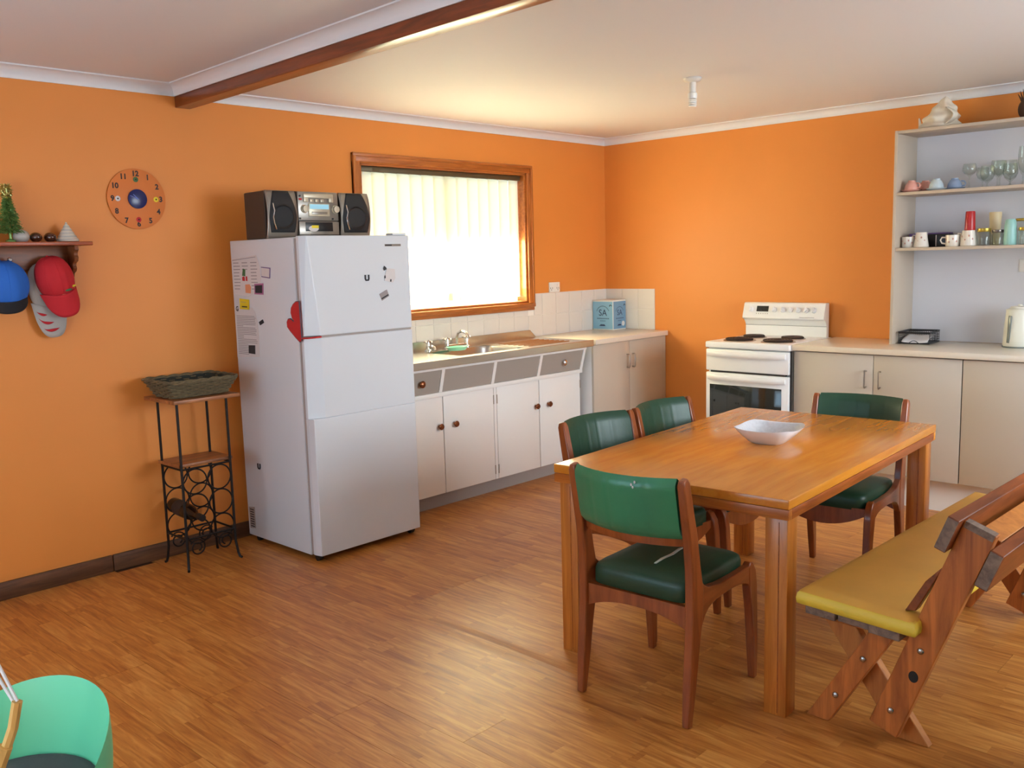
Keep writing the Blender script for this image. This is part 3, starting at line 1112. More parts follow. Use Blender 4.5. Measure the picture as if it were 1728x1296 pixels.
def door_block(y0f, y0b, z0, z1, y0f2=None, y0b2=None):
    """door slab whose left front edge is chamfered; *_2 apply at z1"""
    y0f2 = y0f if y0f2 is None else y0f2
    y0b2 = y0b if y0b2 is None else y0b2

    def rg(yf, yb, z):
        return [Vector((.592, yb, z)), Vector((.612, yb, z)), Vector((.650, yf, z)), Vector((.650, FW - .006, z)), Vector((.644, FW, z)), Vector((.592, FW, z))]
    return MB().loft([rg(y0f, y0b, z0), rg(y0f2, y0b2, z1)])


obj('freezer_door', door_block(.078, .004, 1.115, 1.590, .024, .004), 'fridge', fr, smooth=0, bevel=.004)
mb = door_block(.078, .004, .715, 1.105)
mb2 = door_block(.012, .004, .034, .7149)
fd = obj('fridge_door', mb2, 'fridge', fr, smooth=0, bevel=.003)
obj('door_grip', mb, 'fridge', fr, smooth=0, bevel=.003)
obj('gap_shadow', MB().box(.592, .640, .082, FW - .004, 1.104, 1.116), 'kick', fr, smooth=0)
for yy in (.03, FW - .03):
    mb = MB()
    mb.cyl((.600, yy - .012, .017), (.600, yy + .012, .017), .0169, n=16)
    mb.box(.585, .615, yy - .004, yy + .016, .014, .034)
    obj('castor', mb, 'dark', fr)
for yy in (.03, FW - .03):
    obj('castor', MB().cyl((.06, yy - .012, .016), (.06, yy + .012, .016), .0159, n=14).box(.05, .07, yy - .004, yy + .004, .016, .034), 'dark', fr)
bd = obj('badge', MB().box(.6502, .6516, .490, .594, 1.5355, 1.5465), 'silver', fr, smooth=0)
obj('badge_print', MB().box(.6516, .6519, .492, .535, 1.538, 1.544), 'inkd', bd, smooth=0)
obj('hinge_cap', MB().box(.585, .640, FW - .10, FW - .01, 1.591, 1.602, bev=.004), 'fridge', fr)
FSY, FFX = -3.2402, .7203


def side_item(name, label, cat, pts, m, lift=.0, **kw):
    u0 = min(p[0] for p in pts)
    v0 = min(p[1] for p in pts)
    return patch(name, [(p[0] - u0, p[1] - v0) for p in pts], 'y', m, label=label, cat=cat, loc=(u0, FSY - lift, v0), **kw)


nt_ = side_item('takeaway_menu', 'large folded paper menu at top of the fridge side', 'paper', [(.074, 1.315), (.22, 1.302), (.346, 1.338), (.341, 1.452), (.314, 1.509), (.084, 1.493)], 'paper')
patch('print_line', [(.012, .182), (.235, .196), (.234, .199), (.012, .186)], 'y', 'ink', nt_).location = (0, -.0009, 0)
mb = MB()
for k in range(9):
    for c in range(3):
        x0 = .018 + c * .082
        if c == 1 and k > 2:
            continue
        wdt = .05 + .015 * random.random()
        z = .168 - k * .0165
        mb.box(x0, x0 + wdt, -.0012, -.0009, z, z + .0045)
obj('print_text', mb, 'ink', nt_, smooth=0)
patch('print_picture', [(.098, .105), (.128, .102), (.132, .135), (.110, .142)], 'y', 'greenp', nt_).location = (0, -.0009, 0)
patch('print_picture', [(.098, .080), (.122, .078), (.122, .098), (.112, .102), (.098, .098)], 'y', 'redp', nt_).location = (0, -.0009, 0)
patch('print_picture', [(.130, .080), (.146, .078), (.146, .102), (.132, .102)], 'y', 'redp', nt_).location = (0, -.0009, 0)
it = side_item('card', 'small white card with a purple border on the fridge side', 'card', [(.352, 1.400), (.430, 1.392), (.438, 1.444), (.354, 1.450)], 'purple')
patch('card_face', [(.003, .012), (.072, .005), (.079, .048), (.004, .054)], 'y', 'paper', it).location = (0, -.0009, 0)
side_item('flyer', 'orange printed flyer below the folded menu on the fridge', 'paper', [(.196, 1.321), (.244, 1.318), (.250, 1.350), (.238, 1.364), (.197, 1.362)], 'orangep', .0012)
it = side_item('photo_magnet', 'square purple edged photo magnet at the menu corner', 'magnet', [(.280, 1.314), (.363, 1.312), (.369, 1.369), (.284, 1.366)], 'pinkp', .0014)
patch('photo', [(.010, .009), (.073, .008), (.077, .048), (.012, .046)], 'y', 'inkd', it).location = (0, -.0009, 0)
lt = side_item('letter', 'long printed white letter hanging on the fridge side', 'paper', [(.072, .985), (.287, .998), (.293, 1.10), (.291, 1.174), (.270, 1.228), (.245, 1.246), (.080, 1.240)], 'paper')
mb = MB()
for k in range(24):
    z = .215 - k * .0085
    wdt = .17 + .02 * random.random() if k not in (6, 12, 13) else .06
    if z < .075:
        wdt = min(wdt, .10)
    mb.box(.018, .018 + wdt, -.0012, -.0009, z, z + .0034)
obj('print_text', mb, 'ink', lt, smooth=0)
patch('print_picture', [(.115, .026), (.178, .024), (.182, .070), (.119, .068)], 'y', 'inkd', lt).location = (0, -.0009, 0)
text('lettering', 'G', .034, 'inkd', lt, (.030, -.0012, .252), '-y', .0002, .0012)
it = side_item('yellow_magnet', 'bright yellow square magnet holding the long letter', 'magnet', [(.132, 1.237), (.221, 1.235), (.226, 1.286), (.134, 1.292)], 'yellowp', .002)
patch('print_line', [(.022, .012), (.072, .011), (.072, .017), (.022, .018)], 'y', 'inkd', it).location = (0, -.0009, 0)
patch('print_line', [(.012, .038), (.066, .036), (.066, .038), (.012, .040)], 'y', 'ink', it).location = (0, -.0009, 0)
side_item('dark_magnet', 'small dark grey diamond shaped magnet beside the letter', 'magnet', [(.315, 1.159), (.350, 1.173), (.340, 1.189), (.304, 1.174)], 'inkd', th=.003)
it = side_item('rating_sticker', 'narrow grey barcode sticker low on the fridge side', 'sticker', [(.087, .066), (.142, .074), (.142, .190), (.085, .182)], 'kick')
mb = MB()
for k in range(8):
    mb.box(.010, .048, -.0012, -.0009, .012 + k * .013, .018 + k * .013)
obj('print_text', mb, 'inkd', it, smooth=0)


def u_magnet(label, face, loc):
    mb = MB()
    out = [(-.014, .015), (-.007, .015), (-.007, -.004), (-.004, -.008), (.004, -.008), (.007, -.004), (.007, .015), (.014, .015), (.014, -.006), (.009, -.015), (-.009, -.015), (-.014, -.006)]
    quads = [(0, 1, 2, 11), (11, 2, 3, 10), (10, 3, 4, 9), (9, 4, 5, 8), (8, 5, 6, 7)]
    for q in quads:
        p = [out[i] for i in q]
        if face == 'x':
            mb.prism(p, lambda u, v: (0, u, v), lambda u, v: (.004, u, v))
        else:
            mb.prism(p, lambda u, v: (u, 0, v), lambda u, v: (u, -.004, v))
    return obj('letter_magnet', mb, 'inkd', label=label, cat='magnet', loc=loc, smooth=0, group='black letter magnets on the fridge')


u_magnet('black letter U magnet on the freezer door front', 'x', (FFX, -2.872, 1.381))
u_magnet('black letter U magnet low on the fridge side', 'y', (.215, FSY, .420))
it = patch('cow_magnet', [(-.035, -.028), (.018, -.040), (.036, -.02), (.034, .028), (-.020, .034)], 'x', 'paper', label='white spotted cow shaped magnet on the freezer door', cat='magnet', loc=(FFX, -2.728, 1.392), th=.003)
for p in ([(-.037, .022), (-.018, .028), (-.022, .038), (-.034, .046), (-.040, .034)], [(-.036, -.018), (-.027, -.016), (-.028, -.002), (-.034, -.004)], [(.000, -.034), (.008, -.036), (.010, -.024), (.002, -.022)]):
    patch('spot', p, 'x', 'inkd', it).location = (.0031, 0, 0)
it = patch('card_magnet', [(-.031, .006), (.018, .027), (.031, -.006), (-.016, -.028)], 'x', 'ink', label='tilted grey printed card magnet on the freezer door', cat='magnet', loc=(FFX, -2.768, 1.291), th=.002)
patch('print_line', [(-.018, -.022), (.028, -.002), (.026, .004), (-.020, -.015)], 'x', 'inkd', it).location = (.0021, 0, 0)
# oven mitt hanging at the fridge edge
mpts = [(.686, 1.283), (.660, 1.281), (.636, 1.268), (.618, 1.250), (.613, 1.227), (.622, 1.205), (.640, 1.186), (.628, 1.187), (.617, 1.194), (.602, 1.199), (.586, 1.196), (.575, 1.182), (.576, 1.160), (.600, 1.140), (.640, 1.112), (.676, 1.090), (.692, 1.098)]
cxm, czm = .650, 1.185
mb = MB()
mb.prism([(p[0] - cxm, p[1] - czm) for p in mpts], lambda u, v: (u, 0, v), lambda u, v: (u, -.010, v))
mt_ = obj('oven_mitt', mb, 'mitt', label='red oven mitt hanging by the split of the fridge doors', cat='mitt', loc=(cxm - .006, FSY - .002, czm), smooth=0, bevel=.003)
pts = [(p[0] - cxm, -.0055, p[1] - czm) for p in mpts]
obj('binding', MB().tube(pts + [pts[0]], .0035, 6), 'mittb', mt_)
obj('hanging_tape', MB().tube([(.035, -.004, -.078), (.055, -.003, -.077), (.079, .004, -.076), (.083, .020, -.0755), (.083, .075, -.0745)], .0045, 6), 'mitt', mt_)

# ------------------------------------------------------------------ stereo on the fridge
def speaker(label, y0, y1):
    wd = y1 - y0
    t = thing('speaker', label, 'speaker', (.20, y0, 1.5855), 0, 'stereo speakers on the fridge')
    H = .234
    obj('cabinet', MB().loft([[Vector((0, .012, z)), Vector((0, wd - .012, z)), Vector((.205, wd, z)), Vector((.205, 0, z))] for z in (0, H)]), 'spk', t, smooth=0, bevel=.006)
    # silver baffle with raised sides
    n = 10
    mb = MB()

    def baf(u, v):
        yy = u * wd
        z = v * H
        x = .207 + .022 * math.sin(PI * v) ** .7 + .004 * math.sin(PI * u)
        return Vector((x, yy, z))
    mb.grid(baf, 12, 14)
    obj('baffle', mb, 'silver', t, solid=.006)
    # black grille: wide at the bottom, narrowing at the top
    mb = MB()

    def gr(u, v):
        z = .030 + v * (H - .032)
        half = .36 + .10 * math.sin(PI * min(1, max(0, 1 - v) * .9)) - .16 * max(0, v - .35)
        uu = .5 + (u - .5) * 2 * half
        return baf(uu, z / H) + Vector((.005, 0, 0))
    mb.grid(gr, 10, 16)
    obj('grille', mb, 'cloth', t, solid=.003)
    c = Vector((.228, wd * .5, .105))
    mb = MB()
    mx_ = Matrix.Translation(c) @ Matrix.Rotation(PI / 2, 4, 'Y')
    mb.lathe([(.062, .004), (.064, .010), (.058, .012), (.050, .008), (.022, -.006), (.016, -.004), (0, .002)], 28, mx=mx_)
    obj('woofer', mb, 'cone', t)
    mb = MB()
    mb.tube([(.233, wd * .18, .172), (.240, wd * .20, .135), (.241, wd * .15, .105), (.241, wd * .17, .075), (.238, wd * .24, .045)], .003, 6)
    obj('chrome_strip', mb, 'chrome', t)
    obj('badge', MB().box(.2155, .217, wd * .42, wd * .62, .012, .017), 'inkd', t, smooth=0)
    return t


speaker('left speaker of the stereo on the fridge', -3.232, -3.062)
speaker('right speaker of the stereo on the fridge', -2.796, -2.606)
hf = thing('stereo', 'silver grey mini stereo unit between two speakers on the fridge', 'stereo', (.18, -3.056, 1.5855))
wd, H = .256, .236
obj('cabinet', MB().box(0, .225, 0, wd, 0, H, bev=.006), 'spk', hf)
obj('fascia', MB().box(.225, .238, .008, wd - .004, .090, H - .002, bev=.003), 'silver', hf)
obj('fascia', MB().box(.225, .240, .008, wd - .004, .004, .086, bev=.003), 'silver', hf)
obj('cassette_deck', MB().box(.240, .242, .045, wd - .045, .036, .082, bev=.001), 'cone', hf)
obj('base_groove', MB().box(.240, .2408, .010, wd - .006, .016, .020), 'gap', hf, smooth=0)
o = obj('oval_sticker', MB().lathe([(0, 0), (.030, 0), (.030, .001), (0, .001)], 24, sy=1.0, sx=.5), 'paper', hf)
o.location = (.242, .092, .050)
o.rotation_euler = (0, PI / 2, 0)
obj('price_sticker', MB().box(.2431, .2437, .080, .122, .052, .066), 'yellowp', hf, smooth=0)
mb = MB().prism([(.040, .222), (.216, .222), (.218, .196), (.208, .184), (.188, .204), (.072, .204), (.060, .182), (.046, .196)][::-1], lambda u, v: (.238, u, v), lambda u, v: (.245, u, v))
obj('button_arch', MB().box(.238, .245, .040, .220, .202, .224, bev=.004).box(.238, .245, .040, .068, .182, .206, bev=.003).box(.238, .245, .192, .220, .182, .206, bev=.003), 'champ', hf)
for yy in (.088, .120, .152):
    obj('button', MB().box(.238, .244, yy - .010, yy + .010, .182, .198, bev=.002), 'champ', hf)
obj('display_surround', MB().box(.238, .243, .068, .196, .112, .176, bev=.003), 'champ', hf)
obj('display', MB().box(.243, .2442, .074, .190, .148, .172), 'lcd', hf, smooth=0)
obj('display_buttons', MB().box(.243, .2445, .085, .180, .122, .134, bev=.001), 'silver', hf)
for yy in (.044, .232):
    o = obj('dial_knob', MB().lathe([(0, 0), (.021, 0), (.021, .004), (.018, .006), (.017, .018), (0, .019)], 24), 'champ', hf)
    o.location = (.238, yy, .148)
    o.rotation_euler = (0, PI / 2, 0)
for yy, z, m_ in ((.020, .212, 'dark'), (.018, .196, 'redp'), (.026, .196, 'redp'), (.016, .100, 'dark'), (.214, .100, 'dark')):
    o = obj('small_button', MB().lathe([(0, 0), (.005, 0), (.005, .004), (0, .0045)], 12), m_, hf)
    o.location = (.238, yy, z)
    o.rotation_euler = (0, PI / 2, 0)

# ------------------------------------------------------------------ dining table
TZ = .712
tb = thing('dining_table', 'solid orange pine dining table with thick legs in the right foreground', 'table', (2.665, -2.483, 0), .056)
TW, TL = .449, .745
top = obj('tabletop', MB().box(-TW, TW, -TL, TL, TZ - .032, TZ, bev=.004), 'pinetop', tb)
mb = MB()
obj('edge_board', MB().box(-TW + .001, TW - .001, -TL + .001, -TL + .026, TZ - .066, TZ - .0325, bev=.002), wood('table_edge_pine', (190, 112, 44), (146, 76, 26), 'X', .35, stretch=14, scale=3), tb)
obj('edge_board', MB().box(-TW + .001, TW - .001, TL - .026, TL - .001, TZ - .066, TZ - .0325, bev=.002), 'pinetop', tb)
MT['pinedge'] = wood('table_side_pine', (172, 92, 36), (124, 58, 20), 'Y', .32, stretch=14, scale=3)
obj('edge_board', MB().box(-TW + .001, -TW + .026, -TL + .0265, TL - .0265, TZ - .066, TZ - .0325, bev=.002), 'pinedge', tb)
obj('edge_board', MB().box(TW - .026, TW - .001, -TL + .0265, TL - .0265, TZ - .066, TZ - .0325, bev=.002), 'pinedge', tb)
for sx in (-1, 1):
    for sy in (-1, 1):
        x0, x1 = sorted((sx * (TW - .012), sx * (TW - .086)))
        y0, y1 = sorted((sy * (TL - .020), sy * (TL - .092)))
        lg = obj('leg', MB().box(x0, x1, y0, y1, 0, TZ - .0665, bev=.003), 'pineleg', tb)
        gx = x0 + .62 * (x1 - x0)
        yf = y0 if sy < 0 else y0
        obj('leg_groove', MB().box(gx - .0015, gx + .0015, yf - .0006, yf + .004, .01, TZ - .08), 'pinedge', lg, smooth=0)

# bowl
bw = thing('square_bowl', 'white square porcelain bowl with speckled inside on the table', 'bowl', (2.690, -2.450, TZ), .14)


def sqring(r, z, pw, n=40):
    out = []
    for j in range(n):
        a_ = 2 * PI * j / n
        c_, s_ = math.cos(a_), math.sin(a_)
        out.append(Vector((r * math.copysign(abs(c_) ** pw, c_), r * math.copysign(abs(s_) ** pw, s_), z)))
    return out


def lift(ring, k):
    rm = max(max(abs(p.x), abs(p.y)) for p in ring)
    return [Vector((p.x, p.y, p.z + k * (min(abs(p.x), abs(p.y)) / rm) ** 2)) for p in ring]


prof = [(.058, 0, 0), (.062, .002, 0), (.074, .010, 0), (.100, .034, .004), (.122, .058, .010), (.1225, .0605, .010), (.118, .058, .010)]
mb = MB().loft([lift(sqring(r, z, .56), k) for r, z, k in prof], caps=False)
mb.poly([tuple(p) for p in sqring(.058, 0, .56)])
obj('bowl_body', mb, 'porcelain', bw, smooth=60)
MT['speck'] = mat('speckled_bowl_inside', (206, 206, 210), .35, var=.22, vscale=90)
mb = MB().loft([lift(sqring(r, z, .56), k) for r, z, k in ((.118, .058, .010), (.098, .036, .004), (.072, .014, 0), (.04, .008, 0))], caps=False)
mb.poly([tuple(p) for p in sqring(.04, .008, .56)])
obj('bowl_inside', mb, 'speck', bw, smooth=60)


# ------------------------------------------------------------------ dining chairs
def chair_parts(name, label, loc, rz, vin):
    t = thing(name, label, 'chair', loc, rz, 'green vinyl dining chairs round the table')

    def plate(poly, x0, x1):
        return MB().prism(poly, lambda u, v: (x0, u, v), lambda u, v: (x1, u, v))

    def strip(cl, x0, x1, xs=None):
        """cl: list of (y,z,width); sweep of rectangular sections in the side plane"""
        rings = []
        for i, (yy, z, wdt) in enumerate(cl):
            a_ = Vector(cl[max(i - 1, 0)][:2])
            b_ = Vector(cl[min(i + 1, len(cl) - 1)][:2])
            tg = (b_ - a_).normalized()
            nn = Vector((-tg.y, tg.x)) * wdt / 2
            dx = (xs[i] if xs else 0)
            rings.append([Vector((x0 + dx, yy + nn.x, z + nn.y)), Vector((x1 - dx, yy + nn.x, z + nn.y)), Vector((x1 - dx, yy - nn.x, z - nn.y)), Vector((x0 + dx, yy - nn.x, z - nn.y))])
        return MB().loft(rings)
    for s in (-1, 1):
        x0, x1 = sorted((s * .186, s * .217))
        rear = [(.006, 0, .024), (.020, .12, .036), (.037, .25, .048), (.050, .345, .062), (.052, .42, .066), (.042, .50, .050), (.026, .60, .044), (.004, .70, .040), (-.012, .775, .036), (-.016, .793, .026)]
        obj('leg', strip(rear, x0, x1, [.003, 0, 0, 0, 0, 0, 0, .001, .002, .006]), 'chair', t, smooth=30, bevel=.004)
        front = [(.452, 0, .024), (.446, .12, .032), (.436, .25, .042), (.425, .34, .054), (.418, .385, .052), (.408, .412, .036), (.400, .420, .018)]
        obj('leg', strip(front, x0, x1, [.003, 0, 0, 0, 0, .001, .004]), 'chair', t, smooth=30, bevel=.004)
        topp = [(.060, .470), (.085, .442), (.12, .424), (.20, .414), (.30, .412), (.40, .415)]
        bot = [(.425, .30), (.410, .335), (.38, .358), (.33, .370), (.24, .373), (.16, .368), (.11, .352), (.080, .322), (.065, .29)]
        tp_ = [(u, v) for u, v in topp]
        # arched rail built as quads between top and bottom curves
        mb = MB()
        ys = [.070 + i * (.345 / 14) for i in range(15)]

        def interp(tab, yy):
            tab = sorted(tab)
            for (a0, b0), (a1, b1) in zip(tab, tab[1:]):
                if a0 <= yy <= a1:
                    return b0 + (b1 - b0) * (yy - a0) / (a1 - a0)
            return tab[0][1] if yy < tab[0][0] else tab[-1][1]
        mb.loft([[Vector((x0 + .002, yy, interp(topp, yy))), Vector((x1 - .002, yy, interp(topp, yy))), Vector((x1 - .002, yy, interp(bot, yy))), Vector((x0 + .002, yy, interp(bot, yy)))] for yy in ys])
        obj('side_rail', mb, 'chairy', t, smooth=30, bevel=.003)
    # arched aprons, front and rear
    for (ya, yb, zt) in ((.030, .050, .378), (.412, .432, .392)):
        mb = MB()
        rings = []
        for i in range(13):
            u = i / 12
            x = -.1855 + .371 * u
            zb = zt - .040 - .035 * (abs(u - .5) * 2) ** 2.5 if yb < .1 else zt - .085 + .055 * (abs(u - .5) * 2) ** 2
            rings.append([Vector((x, ya, zt)), Vector((x, yb, zt)), Vector((x, yb, zb)), Vector((x, ya, zb))])
        mb.loft(rings)
        obj('apron', mb, 'chair', t, smooth=30)
    # seat cushion
    rings = []
    mb = MB()

    def seat_ring(ins, z, crown=0):
        out = []
        for j in range(32):
            a_ = 2 * PI * j / 32
            c_, s_ = math.cos(a_), math.sin(a_)
            pw = .22
            out.append(Vector(((.1845 - ins) * math.copysign(abs(c_) ** pw, c_), .235 + (.198 - ins) * math.copysign(abs(s_) ** pw, s_), z)))
        return out
    mb.loft([seat_ring(.004, .380), seat_ring(0, .384), seat_ring(-.0, .425), seat_ring(.004, .440), seat_ring(.014, .448), seat_ring(.06, .454), seat_ring(.12, .457)])
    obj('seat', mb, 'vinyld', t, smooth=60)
    # curved padded back with stitched channels
    mb = MB()
    ZB, ZT = .598, .795
    nu, nv = 48, 10

    def back(side):
        def f(u, v):
            x = -.1855 + .371 * u
            z = ZB + (ZT - ZB) * v
            bend = -.052 * (1 - (2 * u - 1) ** 2)
            lean = -.040 * (z - .58) / .2
            edge = min(v, 1 - v)
            th = .020 * min(1, (edge / .14)) ** .5 if edge < .14 else .020
            gro = 0
            for c_ in (.22, .41, .59, .78):
                gro = max(gro, math.exp(-((u - c_) / .010) ** 2))
            th = max(th - .0035 * gro * (1 if edge > .03 else 0), .0005)
            return Vector((x, .022 + lean + bend + side * th, z))
        return f
    mb.grid(back(1), nu, nv)
    mb.grid(back(-1), nu, nv)
    bmesh.ops.remove_doubles(mb.bm, verts=mb.bm.verts, dist=.0012)
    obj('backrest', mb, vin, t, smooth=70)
    mb = MB()
    rings = []
    for i in range(15):
        u = i / 14
        x = -.1855 + .371 * u
        bend = -.050 * (1 - (2 * u - 1) ** 2)
        yy = .038 + bend
        rings.append([Vector((x, yy - .012, .572)), Vector((x, yy + .010, .568)), Vector((x, yy + .006, .602)), Vector((x, yy - .016, .604))])
    mb.loft(rings)
    obj('back_rail', mb, 'chair', t, smooth=40)
    return t


c1 = chair_parts('dining_chair', 'green vinyl dining chair nearest the camera with a torn seat', (2.739, -3.446, 0), .050, 'vinyl')
mb = MB()
pts = [(-.02, .30), (.03, .275), (.08, .235), (.125, .20), (.165, .175)]
for (a_, b_) in zip(pts, pts[1:]):
    pass
rings = [[Vector((x + wd_, yy, .4592)), Vector((x - wd_, yy, .4592))] for (x, yy), wd_ in zip([(.016, .125), (.009, .18), (.012, .24), (.004, .30), (.008, .372)], (.004, .0065, .006, .006, .003))]
V = []
for r_ in rings:
    V.append([mb.bm.verts.new(p) for p in r_])
for a_, b_ in zip(V, V[1:]):
    mb.bm.faces.new((a_[0], a_[1], b_[1], b_[0]))
obj('seat_tear', mb, 'scratch', c1, label='pale torn strip across the seat', solid=.0015)
for (x, z) in ((.062, .772), (.074, .781), (.066, .764)):
    u = (x + .1855) / .371
    yy = .022 - .040 * (z - .58) / .2 - .052 * (1 - (2 * u - 1) ** 2) - .020
    obj('scuff_fleck', MB().ell((x, yy, z), (.0035, .0012, .0045), 8, 6), 'paper', c1)  # small pale specks on the near chair's back
c2 = dup(c1, (2.062, -2.729, 0), -1.66, 'green vinyl dining chair tucked at the sink side, nearer the camera')
c3 = dup(c1, (2.074, -2.268, 0), -1.582, 'green vinyl dining chair tucked at the sink side, nearer the stove')
c4 = dup(c1, (2.710, -1.649, 0), 3.202, 'green vinyl dining chair at the far table end before the long cupboard')
for c in (c2, c3, c4):
    for ch in list(c.children):
        if ch.name.startswith(('seat_tear', 'scuff')):
            bpy.data.objects.remove(ch)
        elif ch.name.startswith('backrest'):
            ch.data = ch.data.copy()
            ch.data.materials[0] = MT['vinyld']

# ------------------------------------------------------------------ timber bench with yellow cushion
bn = thing('bench', 'rough timber picnic bench with backrest on crossed plank legs', 'bench', (3.33, -3.10, 0), -.025)


def plank(p0, p1, wdt, th, nrm_, y0):
    """plank in an x-z plane from p0 to p1 (x,z), thickness along y from y0"""
    a_, b_ = Vector(p0), Vector(p1)
    d_ = (b_ - a_).normalized()
    nn = Vector((-d_.y, d_.x)) * wdt / 2
    q = [a_ - nn, b_ - nn, b_ + nn, a_ + nn]
    return MB().prism([tuple(v) for v in q], lambda u, v: (u, y0, v), lambda u, v: (u, y0 + th, v))


def clip_floor(p0, p1, wdt, y0, th, ztop=None):
    """plank whose foot is cut level with the floor"""
    a_, b_ = Vector(p0), Vector(p1)
    d_ = (b_ - a_).normalized()
    hw = wdt / 2 / abs(d_.y)
    q = [(a_.x - hw, a_.y), (a_.x + hw, a_.y), (b_.x + hw, b_.y), (b_.x - hw, b_.y)]
    return MB().prism(q, lambda u, v: (u, y0, v), lambda u, v: (u, y0 + th, v))


FARY = 1.24
for k, yo in enumerate((0, FARY)):
    # x positions are relative to the bench origin (3.33)
    o = obj('leg', clip_floor((-.116, 0), (.084, .335), .064, yo - .014, .034), 'bpost', bn, bevel=.003)
    for (x, z) in ((-.058, .095), (.026, .236)):
        obj('bolt', MB().ell((x, yo - .016, z), (.010, .006, .010), 12, 8), 'bolt', o)
    o = obj('back_post', plank((.097, .045), (.345, .705), .088, .034, None, yo - .032), 'bpost', bn, bevel=.003)
    for (x, z) in ((.200, .318), (.120, .112)):
        obj('bolt', MB().ell((x, yo - .034, z), (.010, .006, .010), 12, 8), 'bolt', o)
    obj('weathered_end', MB().prism([tuple(Vector((.345, .705)) + Vector((.352, .936)) * ds + Vector((-.936, .352)) * of) for ds, of in ((-.018, -.040), (.0012, -.040), (.0012, .040), (-.018, .040))], lambda u, v: (u, yo - .033, v), lambda u, v: (u, yo - .001, v)), 'bgrey', o, smooth=0)
    kn_ = MB().lathe([(0, 0), (.014, 0), (.013, .0012), (0, .0012)], 16)
    kn_o = obj('knot', kn_, 'gap', o)
    kn_o.location = (.182, yo - .0325, .235)
    kn_o.rotation_euler = (PI / 2, 0, 0)
    kn_o.scale = (1, 1.25, 1)
    o = obj('cross_leg', clip_floor((.160, 0), (-.086, .335), .080, yo + .030, .032), 'bpale', bn, bevel=.003)
    obj('seat_bearer', MB().box(-.13, .20, yo + .022, yo + .060, .342 - .030, .342, bev=.003), 'bpost', bn)
obj('back_cleat', MB().prism([(.150, .425), (.182, .432), (.238, .545), (.262, .590), (.205, .525)], lambda u, v: (u, -.030, v), lambda u, v: (u, .004, v)), 'bplank', bn, bevel=.003)
# three seat slats, slightly tilted back
def zs(x):
    return .380 - .010 * (x + .14) / .27


for (x0, x1, ye) in ((-.142, -.046, -.055), (-.042, .054, -.045), (.058, .150, -.060)):
    mb = MB().loft([[Vector((x0, yy, zs(x0) - .030)), Vector((x1, yy, zs(x1) - .030)), Vector((x1, yy, zs(x1))), Vector((x0, yy, zs(x0)))] for yy in (ye, 1.44)])
    obj('seat_slat', mb, 'bgrey', bn, bevel=.003)
# back planks along the bench, one in front of the posts and one behind
dv = Vector((.248, .660)).normalized()
nv_ = Vector((-dv.y, dv.x))


def backplank(s0, s1, off, th, y0, y1, m_):
    c0 = Vector((.097, .045)) + dv * s0 + nv_ * off
    c1_ = Vector((.097, .045)) + dv * s1 + nv_ * off
    q = [c0, c1_, c1_ + nv_ * th, c0 + nv_ * th]
    o = obj('back_plank', MB().prism([tuple(v) for v in q], lambda u, v: (u, y0, v), lambda u, v: (u, y1, v)), m_, bn, bevel=.003)
    cq = sum(q, Vector((0, 0))) / 4
    q2 = [cq + (v - cq) * .93 for v in q]
    obj('weathered_end', MB().prism([tuple(v) for v in q2], lambda u, v: (u, y0 - .0012, v), lambda u, v: (u, y0 + .001, v)), 'bgrey', o, smooth=0)
    return o


backplank(.610, .712, .0445, .032, -.075, 1.42, 'bplank')
backplank(.55, .665, -.0805, .036, -.030, 1.42, 'bplank')
obj('plank_top_edge', MB().prism([tuple(Vector((.097, .045)) + dv * s_ + nv_ * o_) for s_, o_ in ((.635, -.043), (.665, -.043), (.665, .02), (.635, .02))], lambda u, v: (u, .06, v), lambda u, v: (u, 1.15, v)), 'bpale', bn, bevel=.002)  # pale strip added as the rear plank's lighter top edge
# cushion
cu = thing('seat_cushion', 'long flat yellow vinyl cushion lying on the timber bench', 'cushion', (3.33, -3.10, .380), -.025)
mb = MB()
cx0, cx1, cy0, cy1 = -.154, .196, -.075, 1.46


def ctop(u, v):
    x = cx0 + (cx1 - cx0) * u
    yy = cy0 + (cy1 - cy0) * v
    ex = min(u, 1 - u) * (cx1 - cx0)
    ey = min(v, 1 - v) * (cy1 - cy0)
    e_ = min(1, min(ex, ey) / .022)
    z = .040 + .010 * e_ ** .5
    z += .0035 * math.sin(9 * x + 4 * yy) * math.sin(5.3 * yy + 2 * x) * e_
    return Vector((x, yy, zs(x) - .380 + .004 + z))


mb.grid(ctop, 26, 60)
cush = obj('cushion_top', mb, 'yellow', cu, smooth=60)
mb = MB()
edge = [(cx0, cy0), (cx1, cy0), (cx1, cy1), (cx0, cy1)]
N_ = 12
r1, r2, r3 = [], [], []
per = []
for (a_, b_) in zip(edge, edge[1:] + edge[:1]):
    for i in range(N_):
        per.append((a_[0] + (b_[0] - a_[0]) * i / N_, a_[1] + (b_[1] - a_[1]) * i / N_))
cxm_, cym_ = (cx0 + cx1) / 2, (cy0 + cy1) / 2


def outp(p, d_):
    x, yy = p
    dx = d_ if abs(x - cx1) < 1e-6 else (-d_ if abs(x - cx0) < 1e-6 else 0)
    dyy = d_ if abs(yy - cy1) < 1e-6 else (-d_ if abs(yy - cy0) < 1e-6 else 0)
    return x + dx, yy + dyy


rg = []
for (d_, z) in ((-.006, .0005), (.004, .006), (.006, .022), (.003, .038), (-.004, .0455)):
    rr = []
    for p in per:
        x, yy = outp(p, d_)
        rr.append(Vector((x, yy, zs(x) - .380 + z)))
    rg.append(rr)
mb.loft(rg, caps=False)
mb.poly([tuple(p) for p in rg[0]])
obj('cushion_border', mb, 'yedge', cu, smooth=60)

